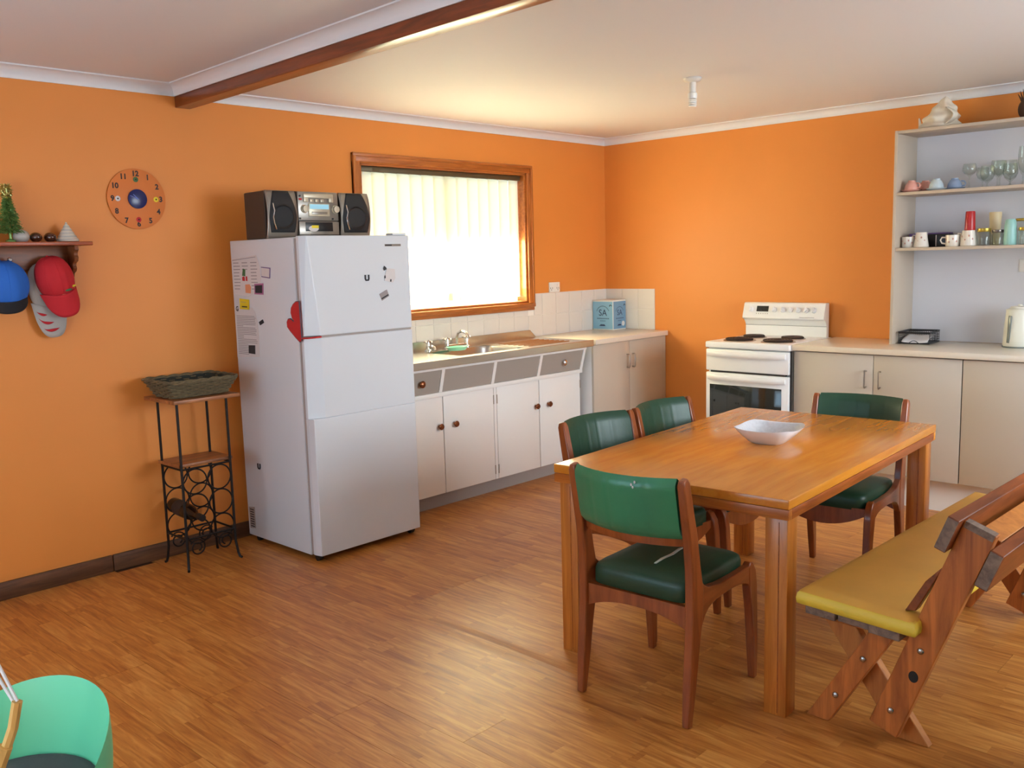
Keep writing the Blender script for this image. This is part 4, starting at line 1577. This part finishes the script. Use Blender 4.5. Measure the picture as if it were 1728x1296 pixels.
# ------------------------------------------------------------------ wrought iron wine rack, basket, bottle
rk = thing('wine_rack', 'black wrought iron wine rack with wooden shelves against the orange wall', 'rack', (.205, -3.580, 0))
px, py = .098, .128
corners = [(-px, -py), (px, -py), (px, py), (-px, py)]
for (x, yy) in corners:
    ox, oy = (.014 if x > 0 else -.010), (-.008 if yy < 0 else .008)
    obj('post', MB().tube([(x + ox * 1.9, yy + oy * 1.9, .006), (x + ox * 1.2, yy + oy * 1.2, .010), (x + ox * .7, yy + oy * .7, .03), (x, yy, .09), (x, yy, .8205)], .0065, 8), 'iron', rk)
obj('top_board', MB().box(-.165, .142, -.162, .180, .8205, .8385, bev=.002), 'rackwood', rk)
obj('shelf_board', MB().box(-.125, .085, -.135, .150, .505, .521, bev=.002), 'rackwood', rk)
for z in (.498, .155):
    for a_, b_ in zip(corners, corners[1:] + corners[:1]):
        obj('rail', MB().tube([(a_[0], a_[1], z), (b_[0], b_[1], z)], .005, 6), 'iron', rk)
rr_ = .061
for x in (-px, px):
    for yy in (-.064, .064):
        for k in range(3):
            zc = .432 - .1235 * k
            obj('ring', MB().tube([(x, yy + rr_ * math.cos(2 * PI * j / 28), zc + rr_ * math.sin(2 * PI * j / 28)) for j in range(28)], .004, 6, closed=True), 'iron', rk)


def scroll(y0, s, zc, r, x):
    pts = []
    for j in range(40):
        a_ = 2 * PI * 1.6 * j / 39
        q = r * (1 - .62 * j / 39)
        pts.append((x, y0 + s * q * math.cos(a_ + .6), zc + q * math.sin(a_ + .6)))
    return MB().tube(pts, .0038, 6)


for x in (-px, px):
    for yy, s in ((-.075, -1), (.075, 1)):
        obj('scroll', scroll(yy, s, .105, .043, x), 'iron', rk)
bo = thing('wine_bottle', 'dark wine bottle lying in a middle ring of the wine rack', 'bottle', (.110, -3.644, .2725))
bo.rotation_euler = (0, PI / 2 + .06, 0)
obj('bottle_glass', MB().lathe([(0, -.055), (.030, -.055), (.037, -.050), (.038, -.04), (.038, .11), (.034, .135), (.018, .170), (.0145, .19), (.0145, .232), (.016, .234), (.016, .242), (0, .242)], 24), 'wine', bo)
obj('foil_cap', MB().lathe([(.0152, .198), (.0158, .20), (.0168, .236), (.0168, .2435), (0, .2437)], 20), 'dark', bo)
obj('paper_label', MB().lathe([(.0384, .00), (.0386, .001), (.0386, .079), (.0384, .08)], 24), 'label', bo)

bk = thing('wicker_basket', 'grey wicker basket standing on the wine rack', 'basket', (.200, -3.575, .8390))
bx0, by0, bx1, by1, BH = .098, .142, .140, .178, .088


def brect(t_, n=18, r=.03):
    hx, hy = bx0 + (bx1 - bx0) * t_, by0 + (by1 - by0) * t_
    out = []
    for (cx_, cy_, a0) in ((hx - r, hy - r, 0), (-hx + r, hy - r, PI / 2), (-hx + r, -hy + r, PI), (hx - r, -hy + r, 1.5 * PI)):
        for j in range(5):
            a_ = a0 + PI / 2 * j / 4
            out.append((cx_ + r * math.cos(a_), cy_ + r * math.sin(a_)))
    # resample evenly
    P_ = [Vector(p) for p in out]
    P_.append(P_[0])
    L_ = [0]
    for a_, b_ in zip(P_, P_[1:]):
        L_.append(L_[-1] + (b_ - a_).length)
    res = []
    for i in range(n):
        s_ = L_[-1] * i / n
        for j in range(len(L_) - 1):
            if L_[j] <= s_ <= L_[j + 1]:
                f_ = (s_ - L_[j]) / (L_[j + 1] - L_[j] + 1e-9)
                res.append(P_[j].lerp(P_[j + 1], f_))
                break
    return res


mb = MB()
NS = 60
for k in range(8):
    t_ = (k + .5) / 8.3
    base = brect(t_, NS)
    pts = []
    for i, p in enumerate(base):
        d_ = (.0065 if ((i // 2 + k) % 2) else -.0045)
        nn = Vector((p.x / bx1, p.y / by1)).normalized()
        pts.append((p.x + nn.x * d_, p.y + nn.y * d_, .004 + t_ * (BH - .012)))
    mb.tube(pts, .0046, 6, closed=True)
obj('weave', mb, 'wicker', bk, kind='stuff')
mb = MB().loft([[Vector((p.x * .95, p.y * .95, .002)) for p in brect(0, 40)], [Vector((p.x * .96, p.y * .96, BH - .006)) for p in brect(1, 40)]], caps=False)
mb.poly([(p.x * .95, p.y * .95, .002) for p in brect(0, 40)])
obj('lining', mb, 'wickerd', bk)
mb = MB()
base = brect(1.06, 120)
for s_ in (0, PI):
    mb.tube([(p.x + .0045 * math.cos(i * .5 + s_) * p.x / bx1, p.y + .0045 * math.cos(i * .5 + s_) * p.y / by1, BH - .004 + .0045 * math.sin(i * .5 + s_)) for i, p in enumerate(base)], .0062, 6, closed=True)
obj('rim', mb, 'wicker', bk, kind='stuff')

# ------------------------------------------------------------------ wall clock
ck = thing('wall_clock', 'round clear plastic wall clock with blue centre on the orange wall', 'clock', (0, -3.682, 1.790))


def disc(name, r, x0, x1, m_, yy=0, z=0, par=ck, n=40, **kw):
    o = obj(name, MB().lathe([(0, x0), (r - .001, x0), (r, x0 + .0005), (r, x1 - .0005), (r - .001, x1), (0, x1)], n), m_, par, **kw)
    o.location = (0, yy, z)
    o.rotation_euler = (0, PI / 2, 0)
    return o


disc('dial', .143, .006, .010, 'dial', n=64)
disc('centre_mount', .030, 0, .006, 'navy')
disc('centre_disc', .046, .010, .018, 'navy', label='navy blue centre disc')
for k in range(1, 13):
    a_ = PI / 2 - k * PI / 6
    text('numeral', str(k), .035, 'numeral', ck, (.0105, .119 * math.cos(a_) , .119 * math.sin(a_)), '+x', .0003, .0013)
for (yy, z, m_) in ((.094, 0, 'yellowp'), (-.094, 0, 'paper'), (0, .104 - .012, 'greenp'), (0, -.098, 'redp')):
    disc('marker_disc', .0125, .010, .0125, m_, yy, z, n=18)
    disc('marker_hole', .004, .0126, .0130, 'gap', yy, z, n=12)
for a_, l_, w_ in ((2.75, .040, .0022), (2.35, .030, .003)):
    o = obj('hand', MB().box(0, .001, -.004, l_, -w_ / 2, w_ / 2), 'bluehand', ck, smooth=0)
    o.location = (.0185 + .001 * (w_ > .0025), 0, 0)
    o.rotation_euler = (a_, 0, 0)

# ------------------------------------------------------------------ hat shelf with caps
hs = thing('hat_shelf', 'small carved timber wall shelf with pegs at the left picture edge', 'shelf', (0, -4.16, 1.569))
obj('shelf_board', MB().box(0, .135, -.42, .199, 0, .017, bev=.003), 'hshelf', hs)
obj('back_board', MB().box(0, .018, -.40, .150, -.105, -.0005, bev=.002), 'hback', hs)
mb = MB()
prof = [(.018, -.0005), (.100, -.0005), (.104, -.018), (.090, -.032), (.088, -.042), (.096, -.054), (.088, -.070), (.066, -.078), (.062, -.090), (.068, -.102), (.058, -.116), (.036, -.124), (.030, -.140), (.018, -.150)]
for yy in (.128, -.39):
    obj('bracket', MB().prism(prof, lambda u, v: (u, yy, v), lambda u, v: (u, yy + .018, v)), 'hback', hs, smooth=0, bevel=.002)
for yy in (-.30, -.135, .035):
    o = obj('peg', MB().lathe([(.006, 0), (.006, .035), (.010, .042), (.011, .048), (.007, .055), (0, .056)], 14), 'chrome' if yy == -.135 else 'hback', hs)
    o.location = (.018, yy, -.070)
    o.rotation_euler = (0, PI / 2 - .25, 0)


def cap(label, loc, wdt, hgt_, dep, m_, brim_m, brim_len, tilt=0., brim_w=.9, name='cap'):
    t = thing(name, label, 'cap', loc)
    t.rotation_euler = (tilt, 0, 0)
    mb = MB()

    def crown(u, v):
        th = PI * v
        ph = PI * u
        r_ = math.sin(th)
        y_ = -wdt / 2 * math.cos(ph) * r_ ** .8
        x_ = .012 + dep * math.sin(ph) ** .8 * r_ ** .7 * (1 + .04 * math.sin(7 * ph + 3 * v))
        z_ = -hgt_ / 2 * math.cos(th)
        return Vector((x_, y_, z_))
    mb.grid(crown, 22, 16)
    obj('crown', mb, m_, t, smooth=70, solid=.002)
    for k in range(1, 4):
        u = .25 * k
        obj('seam', MB().tube([crown(u, .08 + .84 * j / 14) + Vector((.0012, 0, 0)) for j in range(15)], .0012, 5), m_, t)
    obj('button', MB().ell(crown(.5, .97) + Vector((-.01, 0, 0)), (.006, .007, .005), 10, 6), m_, t)
    mb = MB()

    def brim(u, v):
        s_ = 2 * u - 1
        y_ = wdt / 2 * brim_w * s_
        z_ = -hgt_ * .27 - hgt_ * .10 * (1 - s_ * s_) - v * (brim_len + hgt_ * .09) * (1 - abs(s_) ** 3.6) ** .5
        x_ = .016 + dep * .78 * (1 - s_ * s_) ** .6 * (1 - .22 * v)
        return Vector((x_, y_, z_))
    mb.grid(brim, 20, 8)
    pk = obj('peak', mb, brim_m, t, smooth=70, solid=.004)
    return t, brim, pk, crown


cap('bright blue cap with black peak hanging at the left end of the shelf', (.020, -4.325, 1.405), .205, .205, .10, 'hatblue', 'hatblack', .032, .05)
t_, br, pk, cr = cap('grey cap with red stripes on its peak hanging behind the red cap', (.018, -4.150, 1.385), .145, .22, .022, 'hatgrey', 'hatgrey', .125, .10, 1.0)
for k, (v0, u0, u1) in enumerate(((.34, .08, .36), (.58, .10, .52), (.80, .20, .66))):
    mb = MB()
    nn = 10
    V = []
    for i in range(nn + 1):
        u = u0 + (u1 - u0) * i / nn
        hh = .045 * math.sin(PI * i / nn) + .001
        vv = v0 - .06 * i / nn
        V.append([mb.bm.verts.new(br(u, vv - hh) + Vector((.0035, 0, 0))), mb.bm.verts.new(br(u, vv + hh) + Vector((.0035, 0, 0)))])
    for a_, b_ in zip(V, V[1:]):
        mb.bm.faces.new((a_[0], a_[1], b_[1], b_[0]))
    obj('stripe', mb, 'hatred', pk, label='dark red stripe', solid=.001)
t_, br, pk, cr = cap('red cap with small leaf badge hanging on the right peg', (.045, -4.118, 1.425), .158, .20, .085, 'hatred', 'hatred', .085, .22, 1.0)
for (u, v, m_, sx_) in ((.60, .30, 'greenp', .016), (.76, .34, 'yellowp', .012), (.50, .22, 'orangep', .014)):
    c_ = cr(u, v) + Vector((.003, 0, 0))
    obj('badge', MB().ell(c_, (.003, sx_, .005), 12, 6), m_, t_)

# ornaments on the hat shelf
SZ = 1.5865
tr = thing('tinsel_tree', 'small green tinsel tree with gold bow on the hat shelf', 'ornament', (.070, -4.285, SZ))
obj('stand', MB().lathe([(0, 0), (.022, 0), (.020, .008), (.006, .014), (.005, .06), (0, .06)], 14), 'tinsel', tr)
mb = MB()
for k in range(1500):
    z = .040 + .150 * random.random() ** 1.25
    rr_ = .050 * (1 - (z - .040) / .165) + .006
    a_ = random.random() * 2 * PI
    r0 = rr_ * (.25 + .75 * random.random())
    c_ = Vector((r0 * math.cos(a_), r0 * math.sin(a_), z))
    d_ = Vector((math.cos(a_) + random.uniform(-.6, .6), math.sin(a_) + random.uniform(-.6, .6), random.uniform(-.9, .5))).normalized() * .011
    s_ = d_.orthogonal().normalized() * .0013
    mb.poly([c_ - d_ - s_, c_ - d_ + s_, c_ + d_ + s_, c_ + d_ - s_])
obj('foliage', mb, 'tinsel', tr, kind='stuff', smooth=0)
mb = MB()
for k in range(420):
    a_ = random.random() * 2 * PI
    z = .182 + .062 * random.random()
    r0 = .022 * random.random() ** .5 * (1 - abs(z - .215) / .06)
    c_ = Vector((r0 * math.cos(a_), r0 * math.sin(a_) * 1.2, z))
    d_ = Vector((random.uniform(-1, 1), random.uniform(-1, 1), random.uniform(-1, 1))).normalized() * .010
    s_ = d_.orthogonal().normalized() * .0014
    mb.poly([c_ - d_ - s_, c_ - d_ + s_, c_ + d_ + s_, c_ + d_ - s_])
obj('bow', mb, 'tinselg', tr, kind='stuff', smooth=0)


def cone_shell(name, label, loc, r, h, m_, lean=0., whorls=6):
    prof = [(0, 0), (r * .9, 0), (r, h * .03)]
    for k in range(whorls):
        f0 = 1 - k / whorls
        f1 = 1 - (k + 1) / whorls
        z0 = h * (.03 + .97 * k / whorls)
        z1 = h * (.03 + .97 * (k + 1) / whorls)
        prof += [(r * (f0 * .98 + f1 * .02), z0 + .001), (r * (f0 * .55 + f1 * .45) * 1.05, z0 * .5 + z1 * .5), (r * (f1 + .06), z1 - .001)]
    prof.append((0, h))
    o = obj(name, MB().lathe(prof, 26), m_, label=label, cat='shell', loc=loc)
    for k in range(whorls):
        z0 = h * (.03 + .97 * (k + .45) / whorls)
        rr0 = r * (1 - (k + .38) / whorls) * 1.06
        obj('shell_band', MB().lathe([(rr0 * .96, z0 - h * .028), (rr0 * 1.015, z0 - h * .020), (rr0 * .965, z0 + h * .024), (rr0 * .93, z0 + h * .028)], 26), 'shellg', o)
    o.rotation_euler = (lean, 0, 0)
    return o


cone_shell('cone_shell', 'pointed striped cream cone shell at the right end of the hat shelf', (.070, -4.047, SZ), .048, .088, 'shellw', -.0, 6)
mb = MB().ell((0, 0, .024), (.036, .033, .030), 22, 14, lambda p: Vector((p.x, p.y, max(p.z, -.78))))
mb.ell((0, -.012, .040), (.012, .012, .010), 12, 8)
obj('grey_shell', mb, 'shellg', label='rounded pale grey shell just right of the tinsel tree', cat='shell', loc=(.075, -4.243, SZ))
for yy, lab in ((-4.183, 'polished brown cowrie shell beside the pale grey shell'), (-4.123, 'polished brown cowrie shell beside the striped cone shell')):
    o = obj('cowrie_shell', MB().ell((0, 0, .020), (.030, .025, .022), 22, 14, lambda p: Vector((p.x, p.y, max(p.z, -.9)))), 'shellb', label=lab, cat='shell', loc=(.075, yy, SZ), group='brown cowrie shells on the hat shelf')

# ------------------------------------------------------------------ ceiling lamp
lp = thing('ceiling_lamp', 'bare compact fluorescent bulb in a white ceiling lampholder', 'lamp', (1.79, -1.585, 2.195))
obj('ceiling_rose', MB().lathe([(0, .140), (.045, .140), (.047, .134), (.040, .124), (.020, .118), (0, .118)], 26), 'lampg', lp)
obj('lampholder', MB().lathe([(.017, .068), (.0175, .070), (.0175, .118), (.020, .120)], 22), 'lampg', lp)
obj('bulb_base', MB().lathe([(.014, .066), (.021, .066), (.023, .062), (.023, .042), (.021, .038), (0, .038)], 22), 'lampw', lp)
mb = MB()
pts = []
for j in range(110):
    a_ = 2 * PI * 4 * j / 109
    pts.append((.0165 * math.cos(a_), .0165 * math.sin(a_), .040 - .040 * j / 109))
mb.tube(pts, .0046, 7)
obj('spiral_tube', mb, 'lampw', lp)

# ------------------------------------------------------------------ things on the shelf unit
# conch on top
mb = MB()


def conch(u, v):
    a_ = 2 * PI * u
    s_ = v
    r_ = .006 + .078 * math.sin(PI * min(1, s_ * .96 + .02)) ** 1.2 * (1 if s_ < .55 else 1.02 - .2 * (s_ - .55))
    r_ *= 1 + .10 * max(0, math.sin(4 * a_ + 9 * s_)) * (1 - abs(2 * s_ - 1.1)) + .05 * math.sin(16 * s_)
    ax = Vector((-.115 + .20 * s_, 0, -.02 + .035 * s_))
    return ax + Vector((.25 * r_ * math.cos(a_), r_ * .8 * math.sin(a_), r_ * math.cos(a_)))


# spire upright, body leaning left, flared lip right
cn = thing('conch_shell', 'large cream conch shell on top of the shelf unit', 'shell', (2.530, -.17, ZS3))
prof = []
mb = MB()


def body(u, v):
    a_ = 2 * PI * u
    tt = v
    z = .004 + .172 * tt
    wr = .098 * (1 - tt ** 1.6) ** .9 * (1 + .09 * math.sin(tt * 22)) * (1 - .25 * max(0, .25 - tt)) + .003
    off = .030 * tt - .012
    k_ = 1 + .10 * math.cos(5 * a_ + 8 * tt)
    return Vector((off + wr * 1.05 * k_ * math.cos(a_) - .005, wr * .8 * k_ * math.sin(a_), z))


mb.grid(body, 36, 26, closed_u=True)
obj('shell_body', mb, 'conch', cn, smooth=60)
mb = MB()
mb.tube([(-.06, 0, .018), (-.10, -.004, .018), (-.122, -.006, .030), (-.128, -.008, .072)], .024, 12, r1=.004)
obj('siphon', mb, 'conch', cn)
mb = MB()
mb.grid(lambda u, v: Vector((.02 + .075 * math.sin(PI * u * .9) * (1 - .25 * v), -.05 - .025 * v, .008 + .10 * u)), 14, 6)
obj('lip', mb, 'conch', cn, solid=.006)
pn_ = thing('pinecone', 'dark brown spiky husk on the shelf unit top at the picture edge', 'ornament', (2.955, -.17, ZS3))
mb = MB().ell((0, 0, .055), (.042, .042, .055), 18, 12)
obj('husk', mb, 'dbrown', pn_)
for k in range(7):
    a_ = 2 * PI * k / 7
    obj('spike', MB().tube([(.022 * math.cos(a_), .022 * math.sin(a_), .095), (.045 * math.cos(a_), .045 * math.sin(a_), .135 + .02 * (k % 2))], .007, 6, r1=.001), 'dbrown', pn_)


# upside-down china cups on their saucers
def cup_pair(label, loc, m_):
    t = thing('teacup', label, 'cup', loc, 0, 'upturned china cups on the upper shelf')
    obj('saucer', MB().lathe([(0, .0), (.036, .0), (.052, .010), (.056, .014), (.052, .013), (.034, .005), (0, .005)], 28), m_, t)
    obj('cup_bowl', MB().lathe([(.040, .007), (.041, .009), (.036, .036), (.026, .055), (.019, .060), (.019, .066), (.016, .066), (0, .062)], 26), m_, t)
    obj('handle', MB().tube([(.036, 0, .022), (.052, 0, .024), (.056, 0, .036), (.048, 0, .048), (.032, 0, .050)], .0042, 8), m_, t)
    return t


cup_pair('pink upturned cup on its saucer at the left of the upper shelf', (2.392, -.235, ZS2), 'pinkc').rotation_euler = (0, 0, -.3)
cup_pair('second pink upturned cup just behind the front pink cup', (2.437, -.145, ZS2), 'pinkc').rotation_euler = (0, 0, .5)
cup_pair('pale blue upturned cup on its saucer beside the pink cups', (2.527, -.230, ZS2), 'pblue').rotation_euler = (0, 0, 2.4)
cup_pair('mid blue upturned cup next to the first wine glass', (2.602, -.160, ZS2), 'mblue').rotation_euler = (0, 0, .2)


def wine_glass(label, loc, r, h, stem, foot=None):
    foot = foot or r * .85
    hb = h - stem
    pr = [(0, 0), (foot, 0), (foot, .002), (.008, .006), (.004, .012), (.004, stem - .006), (.010, stem), (r * .72, stem + hb * .16), (r, stem + hb * .42), (r * .97, stem + hb * .70), (r * .84, h), (r * .84 - .0015, h), (r * .95, stem + hb * .70), (r * .97, stem + hb * .44), (r * .68, stem + hb * .19), (0, stem + .004)]
    return obj('wine_glass', MB().lathe(pr, 24), 'glass', label=label, cat='glass', loc=loc, group='glasses on the upper shelf', smooth=60)


GL = [(2.697, -.22, .036, .135, .07, 'clear wine glass at the left end of the row, next to the blue cups'),
      (2.742, -.14, .034, .115, .045, 'clear goblet standing just behind the leftmost wine glass'),
      (2.786, -.21, .037, .118, .028, 'short stout goblet second in the front row of glasses'),
      (2.826, -.13, .034, .145, .06, 'taller wine glass behind the stout goblet'),
      (2.842, -.225, .036, .140, .055, 'wine glass third in the front row of glasses'),
      (2.884, -.15, .036, .142, .058, 'wine glass in the back row in front of the tall flute'),
      (2.906, -.23, .037, .118, .026, 'low goblet near the right picture edge'),
      (2.960, -.20, .028, .205, .06, 'tall narrow flute at the right picture edge'),
      (3.03, -.22, .036, .14, .06, 'wine glass hidden just past the right picture edge')]
for x, yy, r, h, s_, lab in GL[:-1]:
    wine_glass(lab, (x, yy, ZS2), r, h, s_)


def mug(label, loc, rz, h=.072, r=.037, taper=.0, name='mug'):
    t = thing(name, label, 'mug', loc, rz, 'flowered white mugs on the lower shelf')
    obj('mug_body', MB().lathe([(0, 0), (r - .003 + taper, 0), (r + taper, .004), (r, h * .6), (r - taper * .6, h), (r - taper * .6 - .003, h), (r - .004, h * .5), (r - .006, .006), (0, .005)], 26), 'china', t)
    obj('handle', MB().tube([(r - .002, 0, h * .80), (r + .018, 0, h * .82), (r + .026, 0, h * .58), (r + .018, 0, h * .32), (r - .001, 0, h * .25)], .0045, 8), 'china', t)
    for k in range(4):
        a_ = -PI / 2 - rz + (-.75, -.2, .35, .85)[k]
        c_ = Vector(((r + .0015) * math.cos(a_), (r + .0015) * math.sin(a_), h * (.62, .40, .66, .45)[k]))
        o = obj('flower_print', MB().ell((0, 0, 0), (.0010, .0045, .006), 10, 6), 'flower', t)
        o.location = c_
        o.rotation_euler = (0, 0, a_)
    return t


mug('small white flowered mug at the far left of the lower shelf', (2.377, -.215, ZS1), .1, .062, .036)
mug('upturned tapered white mug second from the left on the lower shelf', (2.452, -.225, ZS1), 2.9, .085, .034, .008)
mug('small white flowered mug in front of the black tray', (2.625, -.23, ZS1), PI + .2, .064, .037)
m4 = mug('large upturned flowered mug carrying the red tumbler', (2.707, -.225, ZS1), PI + .1, .086, .037, .006)
mug('small flowered mug half hidden behind the large one', (2.663, -.13, ZS1), .8, .075, .035)
bt = thing('black_tray', 'black tray with dark box at the back of the lower shelf', 'box', (2.512, -.095, ZS1))
obj('tray_body', MB().box(-.058, .062, -.04, .04, 0, .074, bev=.004), 'dark', bt)
obj('white_strip', MB().box(-.012, -.007, -.0412, -.0402, .004, .068), 'paper', bt, smooth=0)
obj('lid_strip', MB().box(-.056, .058, -.038, .038, .0742, .082, bev=.002), 'purple', bt)
obj('stacked_book', MB().box(-.045, .045, -.05, .05, 0, .080, bev=.002), 'purple', label='purple and white book lying behind the left mugs', cat='book', loc=(2.395, -.085, ZS1))
obj('red_tumbler', MB().lathe([(0, 0), (.027, 0), (.028, .004), (.0245, .098), (.0225, .104), (0, .105)], 24), 'red', label='red plastic tumbler standing upside down on a flowered mug', cat='tumbler', loc=(2.712, -.225, ZS1 + .0862))


def jar(label, loc, r, h, lid, lh=.02):
    t = thing('glass_jar', label, 'jar', loc)
    obj('jar_glass', MB().lathe([(0, 0), (r - .003, 0), (r, .004), (r, h - .012), (r - .005, h - .002), (r - .005, h), (r - .007, h), (r - .0025, h - .014), (r - .0025, .006), (0, .004)], 26), 'glass', t, smooth=60)
    obj('lid', MB().lathe([(0, h), (r - .003, h), (r - .002, h + .002), (r - .002, h + lh - .002), (r - .004, h + lh), (0, h + lh)], 26), lid, t)
    return t


jar('glass jar with gold lid right of the large mug', (2.783, -.215, ZS1), .037, .075, 'gold', .02)
jar('glass jar with grey metal lid beside the aqua tumbler', (2.853, -.215, ZS1), .031, .068, 'metal', .016)
jar('tall glass jar with yellowish lid behind the aqua tumbler', (2.945, -.120, ZS1), .034, .128, 'gold', .014)
jar('small glass jar at the right picture edge of the lower shelf', (2.983, -.215, ZS1), .030, .075, 'gold', .018)
o = obj('sand_tumbler', MB().lathe([(0, 0), (.022, 0), (.024, .004), (.032, .180), (.031, .183), (.028, .183), (.0, .01)], 24), 'sand', label='tall sand coloured tumbler leaning behind the jars', cat='tumbler', loc=(2.806, -.105, ZS1))
obj('aqua_tumbler', MB().lathe([(0, 0), (.030, 0), (.0315, .004), (.030, .10), (.0255, .132), (.020, .138), (0, .1385)], 26), 'aqua', label='aqua plastic tumbler standing upside down between the jars', cat='tumbler', loc=(2.916, -.220, ZS1))

# wire basket with paper on the worktop
wbk = thing('wire_basket', 'small black wire basket on the worktop inside the shelf unit', 'basket', (2.432, -.155, .9), .08)
hx, hy, hh = .085, .105, .068
mb = MB()
for z, r in ((.004, .0035), (.062, .0022), (hh, .0042)):
    mb2 = MB().tube([(-hx, -hy, z), (hx, -hy, z), (hx, hy, z), (-hx, hy, z), (-hx, -hy, z)], r, 6)
    obj('frame_wire', mb2, 'dark', wbk)
mb = MB()
for k in range(15):
    x = -hx + 2 * hx * k / 14
    mb.tube([(x, hy, .004), (x, hy, hh)], .0012, 5)
    if k in (0, 14):
        mb.tube([(x, -hy, .004), (x, -hy, hh)], .002, 5)
for k in range(11):
    yy = -hy + 2 * hy * k / 10
    for s_ in (-1, 1):
        mb.tube([(s_ * hx, yy, .004), (s_ * hx, yy, hh)], .0012, 5)
for z in (.018, .032, .046):
    mb.tube([(-hx, -hy, z), (-hx, hy, z), (hx, hy, z), (hx, -hy, z)], .0012, 5)
obj('wire_mesh', mb, 'dark', wbk, kind='stuff')
obj('base', MB().box(-hx, hx, -hy, hy, .001, .003), 'dark', wbk, smooth=0)
obj('front_arch', MB().tube([(-.028 + .056 * j / 12, -hy - .002, .004 + .016 * math.sin(PI * j / 12)) for j in range(13)], .0022, 6), 'dark', wbk)
obj('pen', MB().cyl((-.05, -.03, .058), (.095, .02, .062), .004, n=10), 'dark', label='black pen lying across the wire basket', cat='pen', loc=(2.432, -.155, .912))
mb = MB().grid(lambda u, v: Vector((-.072 + .144 * u, -.095 + .16 * v, .005 + .034 * v ** .5 + .006 * abs(2 * u - 1) ** 1.5)), 12, 8)
obj('note_paper', mb, 'paper', label='folded white paper lying in the black wire basket', cat='paper', loc=(2.432, -.155, .9), rotz=.08, solid=.002)

# kettle
kt = thing('kettle', 'ivory electric jug kettle at the right picture edge', 'kettle', (2.968, -.165, .9), -.5)
mb = MB()
obj('jug_body', MB().lathe([(0, .006), (.076, .006), (.080, .012), (.076, .10), (.068, .19), (.064, .205), (.056, .212), (0, .216)], 32), 'ivory', kt)
obj('base_plate', MB().lathe([(0, 0), (.082, 0), (.084, .004), (.080, .0055), (0, .0055)], 32), 'gauge', kt)
obj('spout', MB().loft([[Vector((-.055, -.022, .185)), Vector((-.055, .022, .185)), Vector((-.066, .016, .14)), Vector((-.066, -.016, .14))], [Vector((-.062, -.026, .207)), Vector((-.062, .026, .207)), Vector((-.092, .006, .203)), Vector((-.092, -.006, .203))]]), 'ivory', kt, bevel=.003)
o = obj('water_gauge', MB().box(.0, .006, -.010, .010, .025, .175, bev=.003), 'gauge', kt)
o.location = (.0, -.074, 0)
o.rotation_euler = (-.055, 0, -PI / 2)
obj('handle', MB().tube([(.060, 0, .195), (.105, 0, .192), (.118, 0, .16), (.112, 0, .08), (.078, 0, .045)], .011, 10), 'ivory', kt)
obj('lid', MB().lathe([(0, .214), (.050, .213), (.046, .222), (.012, .226), (.010, .234), (0, .235)], 26), 'ivory', kt)

# ------------------------------------------------------------------ foreground at the picture edges
gc = thing('tub_chair', 'low mint green tub chair with charcoal seat in the lower left corner', 'chair', (2.305, -5.13, 0), .55)
gc.scale = (1.05, 1.05, 1.17)


def shell(side):
    def f(u, v):
        a_ = PI * (-.12 + 1.24 * u)
        edge = math.sin(PI * min(max((u * 1.0), 0), 1)) ** .55
        top_ = .245 + .185 * edge
        z = .05 + (top_ - .05) * v
        rad = .150 + .045 * v + side * .014 * (1 - v ** 6)
        return Vector((rad * math.cos(a_), rad * .95 * math.sin(a_), z))
    return f


mb = MB()
mb.grid(shell(1), 36, 16)
mb.grid(shell(-1), 36, 16)
bmesh.ops.remove_doubles(mb.bm, verts=mb.bm.verts, dist=.001)
obj('shell_back', mb, 'mint', gc, smooth=60)
obj('shell_base', MB().lathe([(0, 0), (.13, 0), (.15, .02), (.165, .10), (.175, .20), (.17, .235), (0, .24)], 36), 'mint', gc)
obj('seat_pad', MB().lathe([(0, .2405), (.155, .2405), (.165, .252), (.160, .272), (.14, .282), (0, .286)], 36), 'charcoal', gc)

fc = thing('folding_frame', 'tan wooden folding frame with white cords at the left picture edge', 'frame', (2.40, -5.14, 0))
obj('upright', MB().tube([(.004, -.03, .470), (.012, -.012, .52), (.016, .0, .575)], .011, 8), 'tan', fc)
obj('rail', MB().tube([(.010, -.03, .485), (-.02, -.10, .30), (-.03, -.16, .0)], .016, 8), 'tan', fc)
obj('cord', MB().tube([(.016, 0, .575), (-.045, -.035, .72)], .0035, 6), 'whitep', fc)
obj('cord', MB().tube([(.010, -.004, .570), (-.055, -.045, .70)], .0035, 6), 'whitep', fc)

tl = thing('teal_tub', 'teal plastic tub just entering the lower right picture edge', 'tub', (3.868, -2.95, 0))
obj('tub_body', MB().box(0, .35, -.438, 0, 0, .30, bev=.012), 'teal', tl)
obj('rim', MB().box(-.004, .354, -.442, .004, .302, .322, bev=.006), 'teal', tl)
